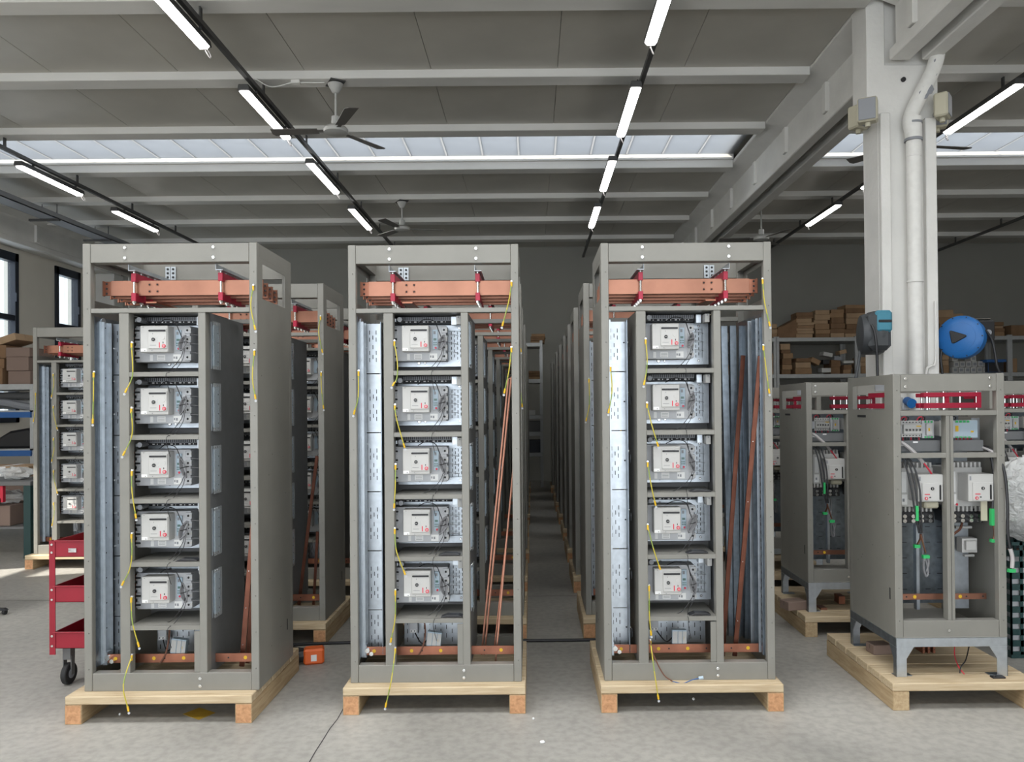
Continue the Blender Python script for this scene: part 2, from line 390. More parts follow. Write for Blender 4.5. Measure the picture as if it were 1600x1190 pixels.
ibeam('beam_near_right', 3.02, 3.15, -6.2, 5.9, True, stiff=[5.6-1.16*k for k in range(8)])
ibeam('beam_left', -8.34, -8.05, -6.2, YB, True, stiff=[0.3+1.75*k for k in range(9)])
struct(MB().box(-8.36, -8.0, 14.7, YB, 0, 4.06, concrete_w).obj('column_corner', bevel=.01))

# column with forked head
cm = MB()
zt = 4.6
XA, XB_ = 2.70, 3.13
cm.prism([(XA, 0), (XB_, 0), (XB_, 3.66), (3.17, 3.76), (3.17, zt), (3.155, zt), (3.155, 4.05), (2.762, 4.05), (2.762, zt), (2.62, zt), (2.62, 3.80), (XA, 3.68)], 5.95, 6.22, concrete_w)
cm.box(XA, XA+.075, 5.90, 5.95, 0, 3.66, concrete_w); cm.box(XB_-.085, XB_, 5.90, 5.95, 0, 3.62, concrete_w)
cm.box(2.7, 3.16, 5.98, 6.2, 4.0, 4.6, concrete_w)
col = struct(cm.obj('column', bevel=.006))
MB().cyl((2.90, 5.95, 3.93), (2.90, 5.935, 3.93), .018, dark, 14).obj('bolt_hole', col)
pp = empty('drain_pipe', (2.93, 5.86, 0))
def PR(px, py, Y=5.86): v = P(px, py, Y); return (v.x-2.93, v.y-5.86, v.z)
MB().cyl((0.0, 0, 0.0), (0.0, 0, 3.30), .052, pipew, 20).obj('pipe_shaft', pp, smooth=True)
MB().tube([(0.0, 0, 3.30), (0.0, 0, 3.45), PR(1424, 185), PR(1436, 155), PR(1455, 118), PR(1465, 90), PR(1467, 60), PR(1468, 20)], .056, pipew, 14, 5).obj('pipe_bend', pp, smooth=True)
MB().cyl((0, 0, 3.42), (0, 0, 3.60), .060, pipew, 20).cyl((0, 0, 3.42), (0, 0, 3.44), .065, mgrey, 20).cyl((0, 0, 3.55), (0, 0, 3.565), .065, mgrey, 20).cyl((0, 0, 2.34), (0, 0, 2.355), .060, pipew, 20).obj('pipe_collar', pp, smooth=True)
# flaked patches on the bend
fl = MB()
for px, py, r_ in [(1447, 142, .045), (1440, 150, .04), (1457, 118, .02), (1429, 168, .022), (1435, 160, .018), (1460, 98, .02), (1424, 175, .012)]:
    v = Vector(PR(px, py)); fl.lathe([(r_*.25, .051), (r_, .049), (r_*.8, .03)], mgrey, 7, Matrix.Translation(v) @ Matrix.Rotation(PI/2, 4, 'X'))
fl.obj('flaked_patch', pp)
tag(pp, 'white drainpipe with peeling paint bending down the front of the column', 'pipe')
cd = MB().tube([P(1462, 470, 5.88), P(1462, 560, 5.88), P(1455, 571, 5.88), P(1448, 577, 5.88), P(1446, 600, 5.88)], .009, pipew, 8, 4).obj('conduit', smooth=True)
tag(cd, 'thin pale conduit bending near the foot of the white column', 'conduit')

sb = empty('wall_socket', tuple(P(1418, 630, 5.86)))
MB().box(-.03, .03, .01, .035, -.05, .05, lgrey).obj('back_box', sb, bevel=.004)
MB().cyl((0, .01, .02), (0, -.06, .0), .032, bluef, 18).cyl((0, -.06, .0), (0, -.068, -.002), .036, blue, 18).obj('socket_lid', sb, smooth=True)
tag(sb, 'round blue socket on the column seen through the nearest low cabinet top', 'socket')
sw = empty('switch_box', tuple(P(1441, 630, 5.86)))
MB().box(-.028, .028, -.03, .04, -.055, .055, mgrey).obj('case', sw, bevel=.004)
MB().box(-.018, .018, -.033, -.03, -.01, .04, lgrey).obj('cover', sw, bevel=.002)
tag(sw, 'small grey box beside the blue socket at the foot of the column', 'switch')
# ------------------------------------------------------------------ wall speakers on the column
def speaker(loc, rz, label):
    r = empty('wall_speaker', loc, rz)
    MB().box(-.07, .07, -.05, .05, -.09, .09, beige).obj('case', r, bevel=.012)
    MB().box(-.06, .06, -.056, -.05, -.08, .08, mgrey).obj('grille', r, bevel=.003)
    MB().cyl((0, 0, -.09), (0, 0, -.12), .02, beige, 10).obj('bracket', r, smooth=True)
    tag(r, label, 'speaker', 'speakers at the column head')
speaker(tuple(P(1357, 172, 5.78)), -.5, 'cream speaker hanging left of the column head, nearer of the pair')
speaker(tuple(P(1342, 184, 6.1)), .5, 'cream speaker half hidden behind the nearer left speaker')
speaker(tuple(P(1474, 165, 5.85)), .9, 'cream speaker hanging on the right side of the column')
speaker(tuple(P(1466, 182, 6.1)), -.3, 'cream speaker low behind the right hand speaker on the column')

# ------------------------------------------------------------------ light tracks and strip lights
rows = [(-6.0, 'outer left'), (-2.6, 'centre left'), (0.94, 'centre right'), (4.4, 'right bay'), (7.75, 'far right bay')]
tr_me = MB().box(-.02, .02, -6, YB, 4.36, 4.40, trackm).mesh('track')
hang_me = MB().box(-.006, .006, -.02, .02, 4.40, 4.5, trackm).mesh('hanger')
hous = MB().prism([(-.055, 0), (.055, 0), (.045, .055), (-.045, .055)], 0, 1.25, trackm).mesh('housing', .004)
diff = MB().prism([(-.048, 0), (.048, 0), (.03, -.022), (-.03, -.022)], .03, 1.22, lampm).mesh('diffuser')
br_me = MB().box(-.01, .01, -.01, .01, 0.05, .09, trackm).mesh('bracket')
wl_me = MB().tube([(0, 1.25, .02), (0.02, 1.30, -.03), (.03, 1.27, -.07), (0, 1.25, -.02)], .005, cablewhite, 5, 4).mesh('loop')
for x, nm in rows:
    t = empty('light_track', (x+.08, 0, 0)); put('rail', tr_me, t)
    for yr in ribs:
        if yr > 0: put('hanger', hang_me, t, (0, yr-.1, 0))
    tag(t, 'dark steel track running front to back above the %s row of strip lights' % nm, 'track', 'light tracks under the roof')
    for k in range(-2, 5):
        y0 = 6.96 + 2.05*k - (0 if x != 7.75 else .6)
        l = empty('strip_light', (x+.02, y0-.07, 4.29))
        put('housing', hous, l); put('diffuser', diff, l)
        for yy in (.2, 1.05): put('bracket', br_me, l, (0.05, yy, 0))
        put('wire_loop', wl_me, l)
        if k < -1: n_ = 'lit strip light of the %s row overhead behind the camera' % nm
        else: n_ = 'lit strip light of the %s row, %s from the camera' % (nm, ORD[k+1])
        tag(l, n_, 'light', 'strip lights under the roof')
        if k == 2 or (x > 7 and k == 0): break

fc = MB().tube([(wx(402, 118, 7.2), 7.12, 4.49), (wx(425, 133, 7.2), 7.16, 4.43), (wx(455, 125, 7.2), 7.2, 4.485), (wx(465, 124, 7.2), 7.2, 4.485), (wx(505, 130, 7.2), 7.22, 4.49)], .006, pipew, 6, 5).box(wx(455, 124, 7.2), wx(468, 124, 7.2), 7.17, 7.22, 4.47, 4.5, pipew).obj('fan_cable', smooth=True)
tag(fc, 'thin white cable drooping from the light track to the nearest ceiling fan', 'cable')
# cable tray by the left wall
ct = empty('cable_tray', (-7.15, 0, 4.28))
MB().box(-.13, .13, -6, 14.6, 0, .012, mgrey).box(-.13, -.12, -6, 14.6, 0, .08, mgrey).box(.12, .13, -6, 14.6, 0, .08, mgrey).obj('tray', ct)
for yr in ribs:
    if yr > 1: MB().cyl((-.11, yr-.1, .04), (-.11, yr-.1, .22), .006, trackm, 6).cyl((.11, yr-.1, .04), (.11, yr-.1, .22), .006, trackm, 6).box(-.3, .15, yr-.12, yr-.08, -.03, 0, trackm).obj('hanger', ct)
tag(ct, 'grey cable tray hung below the ceiling along the left wall beam', 'cable tray')

# ------------------------------------------------------------------ ceiling fans
def fan(x, y, zh, rz, label):
    r = empty('ceiling_fan', (x, y, zh))
    top = 4.5 - zh
    MB().box(-.07, .07, -.10, .10, top-.01, top+.0, trackm, Matrix.Rotation(.5, 4, 'Z')).box(-.02, .02, -.09, -.05, top, top+.05, trackm).obj('mounting_plate', r)
    MB().lathe([(.02, top-.10), (.035, top-.09), (.075, top-.015), (.07, top-.012)], fanm, 18).obj('canopy', r, smooth=True)
    MB().cyl((0, 0, .05), (0, 0, top-.09), .011, fanm, 10).obj('downrod', r, smooth=True)
    MB().lathe([(.02, .14), (.04, .13), (.042, .06), (.03, .05), (.10, .03), (.115, .01), (.112, -.02), (.08, -.032), (.0, -.035)], fanm, 24).obj('motor_hub', r, smooth=True)
    for k in range(3):
        a = rz + k*2*PI/3; M = Matrix.Rotation(a, 4, 'Z') @ Matrix.Rotation(.16, 4, 'X')
        MB().box(.08, .20, -.02, .02, -.003, .003, fanblade, M).prism([(.17, -.045), (.60, -.065), (.62, -.03), (.61, .06), (.17, .045)], -.003, .003, fanblade, 'xy', M).obj('blade', r)
    tag(r, label, 'fan', 'ceiling fans')
fan(wx(524, 205, 7.25), 7.25, wz(524, 203, 7.25), 1.0, 'white ceiling fan with dark blades hanging before the skylight band')
fan(wx(628, 355, 11.4), 11.4, wz(628, 357, 11.4), .2, 'small far ceiling fan between the two middle light rows')
fan(wx(1190, 370, 11.4), 11.4, wz(1190, 372, 11.4), .9, 'far ceiling fan just above the front right tall cabinet')
fan(wx(1425, 225, 7.25), 7.25, wz(1425, 226, 7.25), .18, 'ceiling fan whose blades show on both sides of the column')

# ------------------------------------------------------------------ pallets
PW, PD, PH = 0.84, 0.70, 0.125
def make_pallet(PW, PD, nb=5, em=None):
    r = empty('wooden_pallet')
    bw = PD/nb
    for k in range(nb):
        o = MB().box(0, PW, .003, bw-.004, PH-.037+(.0015 if k % 2 else 0), PH, pineX).obj('board', r, bevel=.003, loc=(0, k*bw, 0))
    for x in (0, PW-.075):
        b = MB(); b.box(x, x+.075, .004, PD, 0, PH-.038, pineY); b.box(x+.001, x+.074, .002, .004, .001, PH-.039, em or pineE); b.obj('beam', r, bevel=.002)
    return r
pal = make_pallet(PW, PD); pal2 = make_pallet(.68, .80, 6, pineY)

# ------------------------------------------------------------------ tall cabinet (local: x 0..W, y 0..D to the back, z 0..H)
W, D, H = .8, .5, 2.05
SH = [.298, .588, .878, 1.17, 1.46]     # shelf tops
def slot(m, x, z, y, h=.02): m.box(x-.0016, x+.0016, y-.0012, y, z-h/2, z+h/2, dark)

def breaker_meshes():
    g = {}
    m = MB()  # moulded body, 4 poles lying on its side; origin at lower left front of the bay recess
    m.box(.0, .255, 0, .09, 0, .17, lgrey)
    for k in range(4):
        z = .0215 + k*.0423
        m.box(-.004, .018, -.004, .02, z-.014, z+.014, lgrey)
        m.box(.232, .262, -.006, .02, z-.015, z+.015, lgrey)
    g['circuit_breaker'] = m.mesh('breaker_body', .002)
    m = MB()
    for k in range(4):
        z = .0215 + k*.0423
        m.box(-.006, .016, -.0055, -.0035, z-.0045, z+.0045, dark); m.cyl((.016, -.0055, z), (.016, -.0035, z), .0045, dark, 8)
        m.cyl((.246, -.008, z), (.246, -.004, z), .0055, dark, 8); m.box(.25, .262, -.008, -.0055, z-.004, z+.006, white)
        m.box(-.022, -.004, .01, .03, z-.012, z+.012, copper_d)
    g['terminal_slots'] = m.mesh('terminal_slots')
    g['motor_housing'] = MB().box(.052, .180, -.062, 0, .042, .165, white).mesh('motor_housing', .0025)
    fx, fz, fw_, fh = .052, .042, .128, .123
    U = lambda u: fx + u*fw_
    V = lambda v: fz + v*fh
    g['front_panel'] = MB().box(U(.31), U(.975), -.068, -.061, V(.13), V(.89), white).mesh('front_panel', .0015)
    m = MB().box(U(.36), U(.94), -.070, -.0675, V(.775), V(.845), black).cyl((U(.36), -.07, V(.81)), (U(.36), -.0675, V(.81)), .0045, black, 10)
    g['handle_slot'] = m.mesh('handle_slot')
    g['key_lock'] = MB().cyl((U(.50), -.072, V(.48)), (U(.50), -.068, V(.48)), .0082, black, 14).box(U(.46), U(.54), -.0725, -.072, V(.475), V(.487), white).mesh('key_lock')
    g['stop_button'] = MB().cyl((U(.885), -.073, V(.23)), (U(.885), -.068, V(.23)), .0082, redp, 16).cyl((U(.885), -.0735, V(.23)), (U(.885), -.073, V(.23)), .0045, white, 10).box(U(.87), U(.90), -.0738, -.0733, V(.215), V(.245), redp).mesh('stop_button')
    m = MB().box(U(.70), U(.735), -.0688, -.068, V(.17), V(.37), redp).box(U(.84), U(.865), -.0695, -.068, V(.33), V(.39), black)
    m.box(U(.37), U(.60), -.0685, -.068, V(.255), V(.27), cablegrey).box(U(.47), U(.485), -.0685, -.068, V(.67), V(.72), cablegrey)
    for vv in (.56, .43): m.cyl((U(.63), -.0688, V(vv)), (U(.63), -.068, V(vv)), .0045, lgrey, 10).cyl((U(.63), -.0692, V(vv)), (U(.63), -.0688, V(vv)), .0036, white, 10)
    m.cyl((U(.84), -.0695, V(.56)), (U(.84), -.068, V(.56)), .0105, white, 16)
    m.box(U(.02), U(.23), -.0628, -.062, V(.03), V(.14), white2).box(U(.15), U(.19), -.0632, -.0628, V(.05), V(.08), cablegrey)
    m.cyl((U(.11), -.064, V(.95)), (U(.11), -.062, V(.95)), .002, cablegrey, 6).cyl((U(.43), -.064, V(.06)), (U(.43), -.062, V(.06)), .002, cablegrey, 6)
    g['markings'] = m.mesh('markings')
    m = MB().box(.190, .216, -.008, 0, .055, .150, bluepanel)
    g['trip_unit'] = m.mesh('trip_unit', .001)
    m = MB().box(.196, .206, -.0095, -.008, .128, .142, mgrey).box(.196, .210, -.0095, -.008, .098, .108, lcd)
    for a in range(2):
        for b in range(3): m.box(.195+.0065*b, .199+.0065*b, -.0095, -.008, .074+.01*a, .080+.01*a, lcd)
    g['display_keys'] = m.mesh('display_keys')
    g['reset_button'] = MB().cyl((.206, -.012, .062), (.206, -.008, .062), .0052, redp, 12).mesh('reset_button')
    m = MB().box(.066, .080, -.0008, 0, .006, .034, white2).box(.100, .138, -.0008, 0, .008, .034, white2).box(.176, .212, -.0008, 0, .006, .036, white2).box(.188, .196, -.0014, -.0008, .014, .026, mgrey)
    for q in range(3): m.box(.104, .134, -.0012, -.0008, .013+.007*q, .0145+.007*q, cablegrey)
    m.box(.178, .184, -.0012, -.0008, .016, .026, mgrey)
    g['rating_label'] = m.mesh('rating_label')
    m = MB()
    for k in range(3):
        z = .0425 + k*.0423
        m.tube([(.262, -.01, z+.001), (.282, -.012, z), (.300, -.006, z-.003), (.312, .02, z-.006)], .0012, cablegrey, 5, 3)
        m.add([(.262, -.01, z+.001), (.312, -.006, z-.004), (.312, .08, z-.004), (.262, .08, z+.001)], [(0, 1, 2, 3)], shield)
    g['phase_barriers'] = m.mesh('phase_barriers')
    return g
BG = breaker_meshes()
def ring_bundle(kind):
    m = MB(); rnd = random.Random(kind)
    cx, cz = .238, .085
    tilt = rnd.uniform(-.5, .3); h = rnd.uniform(.034, .046); wd = rnd.uniform(.010, .016)
    for k in range(6):
        pts = []
        for q in range(10):
            a = 2*PI*q/9
            u = wd*(.5+.18*k)*math.cos(a)*(1-.45*abs(math.sin(a))); v = (h+rnd.uniform(-.006, .006))*math.sin(a)
            pts.append((cx + u*math.cos(tilt)-v*math.sin(tilt), -.03-.0025*k, cz + u*math.sin(tilt)+v*math.cos(tilt)))
        m.tube(pts, .0026, cablegrey, 5, 2)
    m.tube([(cx-.013, -.046, cz), (cx, -.050, cz+.002), (cx+.014, -.044, cz+.006), (cx+.016, -.02, cz+.006)], .0022, black, 5, 3)
    # feed wire arching over the breaker top
    m.tube([(.12, -.02, .176), (.16, -.045, .196), (.205, -.05, .185), (.222, -.045, .15), (cx, -.04, cz+.02)], .0022, black, 5, 4)
    x1 = rnd.uniform(.14, .20)
    m.tube([(.244, -.04, cz-.02), (.236, -.042, .03), (.21, -.043, -.01), (x1, -.044, -.045), (x1-.03, -.04, -.0535)], .0016, black, 5, 4)
    m.tube([(.250, -.04, cz-.02), (.24, -.042, .01), (.215, -.046, -.03), (.205, -.07, -.05), (.2, -.118, -.058), (.2, -.120, -.09), (.212, -.11, -.15)], .0014, black, 5, 3)
    return m.mesh('signal_cable')
BUND = [ring_bundle(k) for k in range(5)]
Y0B = .10     # breaker body front depth
XB = .192
def add_breaker(r, x, z, y, kind=0, rot=0):
    b = put('circuit_breaker', BG['circuit_breaker'], r, (x, y, z))
    for k, me in BG.items():
        if k != 'circuit_breaker': put(k, me, b)
    put('signal_cable', BUND[kind % 5], b)
    return b

def make_tall(mirror=False):
    r = empty('switchgear_cabinet')
    ps = .036
    def post(x0, x1, y0, y1, nm='corner_post'):
        m = MB().box(x0, x1, y0, y1, 0, H, paint)
        if y0 < .1:
            for q in range(12): m.cyl(((x0+x1)/2+.004, -.0006, .1+q*.165), ((x0+x1)/2+.004, .001, .1+q*.165), .0022, dark, 6)
        return m.obj(nm, r, bevel=.0025)
    for x0 in (0, W-ps):
        for y0 in (0, D-ps): post(x0, x0+ps, y0, y0+ps)
    MB().box(ps+.001, W-ps-.001, .0015, .02, 1.962, H-.001, paint).box(ps, W-ps, .0015, .06, 1.962, 1.966, paint).box(ps, W-ps, .0015, .04, H-.004, H-.001, paint).obj('top_panel', r, bevel=.0015)
    MB().box(ps, W-ps, D-.02, D-.002, 1.962, H-.001, paint).obj('rear_top_panel', r)
    MB().box(ps+.001, W-ps-.001, .002, .05, .0, .081, paint).obj('bottom_panel', r, bevel=.0015)
    MB().box(ps, W-ps, D-.05, D-.002, .0, .081, paint).obj('rear_bottom_panel', r)
    MB().box(ps, W-ps, .002, .05, 1.731, 1.752, paint).obj('cross_rail', r, bevel=.0015)
    MB().box(ps, W-ps, D-.04, D-.002, 1.731, 1.752, paint).obj('rear_cross_rail', r)
    for x in (.207, .613, ):
        for z in (2.03, 1.983): 
            MB().cyl((x-.012, .0015, z), (x-.012, -.003, z), .0075, zinc, 12).cyl((x-.012, -.003, z), (x-.012, -.007, z), .0045, zinc, 6).obj('bolt', r)
    for z in (.056, .022): MB().cyl((.53, .002, z), (.53, -.003, z), .0075, zinc, 12).cyl((.53, -.003, z), (.53, -.006, z), .004, zinc, 6).obj('bolt', r)
    # roof flange pieces
    MB().box(0.0, ps, ps, D-ps, H-.06, H-.001, paint).obj('roof_rail', r); MB().box(W-ps, W, ps, D-ps, H-.06, H-.001, paint).obj('roof_rail', r)
    # side panels with the busbar window
    for x0, x1 in ((.0005, .0035), (W-.0035, W-.0005)):
        m = MB(); a, b, z0, z1 = .075, .40, 1.80, 1.965
        m.box(x0, x1, .002, D-.002, .002, z0, paint).box(x0, x1, .002, D-.002, z1, H-.002, paint).box(x0, x1, .002, a, z0, z1, paint).box(x0, x1, b, D-.002, z0, z1, paint)
        xo = x0-.0006 if x0 < .1 else x1+.0006
        rn = random.Random(3)
        for q in range(14):
            yy = rn.uniform(.05, .45); zz = rn.uniform(.1, 1.7); m.cyl((xo, yy, zz), ((x0+x1)/2, yy, zz), .0022, dark, 6)
        m.box(min(xo, x0), max(xo, x1), .40, .412, .16, .215, dark)
        m.obj('side_panel', r)
    # mullions
    MB().box(.1635, .209, .004, .05, .06, 1.731, paint).obj('mullion', r, bevel=.002)
    MB().box(.527, .561, .004, .05, .07, 1.731, paint).obj('mullion', r, bevel=.002)
    MB().box(.165, .168, .05, D-.03, .06, 1.731, paint).obj('partition', r)
    pr_ = MB().box(.556, .559, .05, D-.03, .06, 1.731, paint_d)
    pr_.obj('partition', r)
    # shelves
    for k, z in enumerate(SH):
        MB().box(.209, .527, .006, .26, z-.002, z, paint).box(.209, .527, .006, .009, z-.022, z, paint).obj('shelf', r, bevel=.0006)
    # equipment plates behind the breakers, ducts, side brackets
    for k, z in enumerate(SH):
        m = MB()
        m.box(.195, .548, .205, .208, z+.028, z+.062, galv).box(.195, .548, .205, .208, z+.205, z+.232, galv).box(.52, .548, .204, .207, z+.028, z+.232, galv)
        m.box(.19, .53, .226, .229, z+.03, z+.235, galv)
        for xx, rr in ((.30, .009), (.33, .006), (.50, .006)): m.cyl((xx, .2055, z+.047), (xx, .2035, z+.047), rr, dark, 12); m.cyl((xx, .204, z+.047), (xx, .2025, z+.047), rr*.75, zinc, 12)
        for xx in (.30, .50): m.cyl((xx, .2055, z+.218), (xx, .2035, z+.218), .006, dark, 12); m.cyl((xx, .204, z+.218), (xx, .2025, z+.218), .0045, zinc, 12)
        for xx in (.46, .475, .49, .505):
            for q in range(6): slot(m, xx, z+.07+.025*q+(.012 if int(xx*1000) % 2 else 0), .226, .015)
        m.obj('mounting_plate', r)
        m = MB().box(.205, .465, .15, .20, z+.238, z+.268, mgrey)
        for q in range(28): m.box(.208+q*.0092, .211+q*.0092, .1485, .15, z+.252, z+.268, dark)
        for q in range(11): m.box(.222+q*.0215, .222+q*.0215+(.011 if q % 2 else .004), .148, .15, z+.241, z+.246, white2)
        m.box(.205, .465, .1492, .15, z+.238, z+.249, dark)
        m.obj('cable_duct', r)
        MB().box(.500, .522, .06, .12, z+.222, z+.262, white).box(.470, .496, .12, .16, z+.225, z+.265, galv).cyl((.511, .06, z+.255), (.511, .056, z+.255), .004, mgrey, 8).obj('limit_switch', r, bevel=.001)
        MB().box(.209, .214, .06, .24, z+.236, z+.25, galv).cyl((.232, .05, z+.245), (.226, .12, z+.245), .012, mgrey, 10).obj('grommet', r)
        add_breaker(r, XB, z+.050, Y0B, k)
    # left compartment: side channel, perforated plates
    m = MB().box(.036, .040, .07, .16, .1, 1.70, galv).box(.036, .052, .085, .088, .1, 1.70, galv).box(.036, .052, .145, .148, .1, 1.70, galv).cyl((.0375, .10, 1.70), (.0405, .10, 1.70), .02, galv, 12)
    for q in range(14): m.cyl((.041, .115, .14+q*.118), (.0395, .115, .14+q*.118), .0035, dark, 8)
    for q in range(10): m.cyl((.041, .172, .16+q*.158), (.049, .172, .16+q*.158), .004, zinc, 8); 
    m.obj('side_channel', r)
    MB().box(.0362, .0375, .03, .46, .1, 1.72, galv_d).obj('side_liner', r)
    for k in range(6):
        z0, z1 = (.10, .293) if k == 0 else (.297+.29*(k-1), .297+.29*k-.005)
        if k == 5: z1 = 1.70
        m = MB().box(.042, .130, .180, .183, z0, z1, galv); zc = z0 + .14 if k else z0+.1
        for i, xx in enumerate((.062, .078, .094)):
            for q in ((-.075, -.040, .025, .060) if i != 1 else (-.060, -.012, .035)): slot(m, xx, zc+q*1.0, .18, .02)
        m.cyl((.126, .1785, zc), (.126, .180, zc), .004, dark, 8)
        m.obj('perforated_plate', r)
        MB().cyl((.163, .25, z1-.14), (.158, .25, z1-.14), .022, mgrey, 14).cyl((.15, .20, z1-.1), (.146, .20, z1-.1), .006, zinc, 8).obj('grommet', r)
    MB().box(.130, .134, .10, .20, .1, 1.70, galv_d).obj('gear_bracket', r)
    if mirror:
        m = MB().box(W-.0375, W-.0362, .03, .46, .1, 1.72, galv_d).box(W-.044, W-.038, .05, .07, .1, 1.70, galv_d).box(W-.050, W-.038, .09, .093, .1, 1.70, galv).box(W-.055, W-.038, .14, .145, .1, 1.70, galv_d).box(W-.060, W-.038, .19, .193, .1, 1.70, galv)
        for q in range(40): m.box(W-.0452, W-.044, .056, .062, .14+q*.038, .155+q*.038, dark)
        m.obj('side_channel', r)
    MB().box(.17, .555, .275, .278, .28, 1.73, rackd).box(.17, .555, .055, .278, 1.7325, 1.7355, rackd).obj('rear_liner', r)
    # cover strips on the right partition
    for k, z in enumerate(SH):
        m = MB().box(.559, .562, .07, .155, z+.015, z+.235, galv).box(.562, .568, .085, .14, z+.03, z+.22, bluepanel)
        for q in range(4): m.cyl((.568, .125, z+.05+q*.045), (.57, .125, z+.05+q*.045), .003, dark, 6)
        for q in (.022, .228): m.cyl((.562, .1, z+q), (.565, .1, z+q), .005, zinc, 6); m.cyl((.562, .125, z+q), (.565, .125, z+q), .005, zinc, 6)
        m.box(.568, .5695, .07, .155, z+.012, z+.238, shield)
        m.obj('cover_strip', r)
    # bottom bay
    m = MB().box(.21, .53, .255, .258, .10, .275, galv)
    for i in range(11):
        for q in range(4): slot(m, .225+.028*i, .125+.042*q+(.02 if i % 2 else 0), .255, .022)
    m.obj('perforated_plate', r)
    MB().box(.245, .285, .19, .24, .175, .255, lgrey).box(.249, .281, .185, .19, .235, .25, white2).box(.249, .281, .185, .19, .18, .195, white2).cyl((.256, .183, .188), (.256, .186, .188), .004, dark, 8).cyl((.272, .183, .188), (.272, .186, .188), .004, dark, 8).cyl((.256, .183, .243), (.256, .186, .243), .004, dark, 8).cyl((.272, .183, .243), (.272, .186, .243), .004, dark, 8).obj('terminal_block', r, bevel=.001)
    MB().box(.285, .34, .24, .245, .205, .225, galv).obj('din_rail', r)
    M = Matrix.Translation((.375, .12, .165)) @ Matrix.Rotation(.12 if not mirror else .02, 4, 'Y')
    m = MB().box(-.035, .035, 0, .03, -.035, .035, bluepanel, M).box(-.035, .035, -.002, 0, -.03, .03, white, M).box(.012, .016, -.003, -.002, -.033, .033, mgrey, M).box(-.01, -.006, -.003, -.002, -.033, .033, mgrey, M).box(.018, .022, -.0035, -.002, -.01, .005, yellow, M)
    m.obj('relay_module', r, bevel=.001)
    MB().tube([(.275, .18, .18), (.30, .15, .15), (.32, .14, .14), (.345, .13, .165)], .003, black, 6, 4).obj('relay_cable', r)
    if not mirror: MB().tube([(.300, .18, .275), (.325, .14, .25), (.335, .11, .20), (.325, .10, .14), (.305, .09, .10)], .004, brown, 6, 4).obj('brown_cable', r)
    m = MB().box(.04, .764, .10, .106, .098, .138, copper_d)
    for xx in (.09, .27, .41, .70): m.cyl((xx, .0985, .118), (xx, .1, .118), .0085, yellow, 12)
    for xx in (.18, .32, .50, .62): m.cyl((xx, .0985, .118), (xx, .1, .118), .004, dark, 8)
    m.obj('earth_bar', r)
    MB().box(.035, .055, .09, .13, .09, .15, galv).cyl((.06, .08, .125), (.06, .11, .125), .012, zinc, 10).cyl((.08, .08, .11), (.08, .11, .11), .010, zinc, 10).obj('bar_clamp', r)
    MB().box(.50, .527, .008, .012, .082, .27, paint).obj('filler_plate', r, bevel=.001)
    # busbars and supports
    fx = (lambda x: W - x) if mirror else (lambda x: x)
    def bx(m, x0, x1, *a): a0, a1 = sorted((fx(x0), fx(x1))); m.box(a0, a1, *a)
    for k, dd in enumerate((.10, .165, .232, .30)):
        m = MB(); dz = -.006*k
        bx(m, .075, .775, dd, dd+.008, 1.824+dz, 1.895+dz, copper)
        bx(m, .075, .775, dd+.011, dd+.019, 1.824+dz, 1.895+dz, copper)
        bx(m, .035+.0*k, .110, dd+.0075, dd+.0115, 1.826+dz, 1.893+dz, copper_d)
        bx(m, .033, .040, dd+.003, dd+.016, 1.824+dz, 1.895+dz, copper)
        for q in (.012, .035, .058):
            m.cyl((fx(.052), dd+.0068, 1.824+dz+q), (fx(.052), dd+.0075, 1.824+dz+q), .006, dark, 10)
            m.cyl((fx(.781), dd-.001, 1.824+dz+q), (fx(.781), dd+.0, 1.824+dz+q), .006, dark, 10)
        bx(m, .772, .794, dd, dd+.006, 1.824+dz, 1.895+dz, copper)
        for xx in (.258, .295):
            for q in (.02, .052):
                m.cyl((fx(xx), dd-.001, 1.824+dz+q), (fx(xx), dd, 1.824+dz+q), .0075, copper, 12); m.cyl((fx(xx), dd-.0015, 1.824+dz+q), (fx(xx), dd-.001, 1.824+dz+q), .005, dark, 12)
        m.obj('busbar', r, bevel=.0008)
    for xx in (.196, .603):
        s = put('busbar_support', (lambda m: (bx(m, xx-.011, xx+.011, .072, .36, 1.886, 1.926, red), m)[1])(MB()).mesh('busbar_support', .0015), r)
        m = MB(); bx(m, xx-.011, xx+.011, .072, .36, 1.795, 1.834, red); m.obj('lower_comb', s, bevel=.0015)
        for dd in (.080, .148, .215, .283, .35):
            MB().cyl((fx(xx), dd, 1.78), (fx(xx), dd, 1.94), .0055, zinc, 10).cyl((fx(xx), dd, 1.785), (fx(xx), dd, 1.795), .009, zinc, 6).obj('stud', s)
        m = MB(); bx(m, xx-.013, xx-.011, .05, D-.03, 1.935, 1.962, galv); bx(m, xx-.013, xx+.02, .05, D-.03, 1.933, 1.936, galv); m.obj('support_bracket', s)
    m = MB(); bx(m, .155, .181, D-.028, D-.022, 1.962, 2.03, galv); bx(m, .183, .209, D-.028, D-.022, 1.962, 2.03, galv)
    for xx in (.168, .196):
        for q in (1.975, 1.996, 2.017): m.cyl((fx(xx), D-.030, q), (fx(xx), D-.027, q), .006, dark, 10)
    m.obj('joint_plate', r)
    # copper riser under the bars
    m = MB(); bx(m, .235, .285, .11, .33, 1.79, 1.797, copper_d); m.obj('riser_bar', r)
    return r

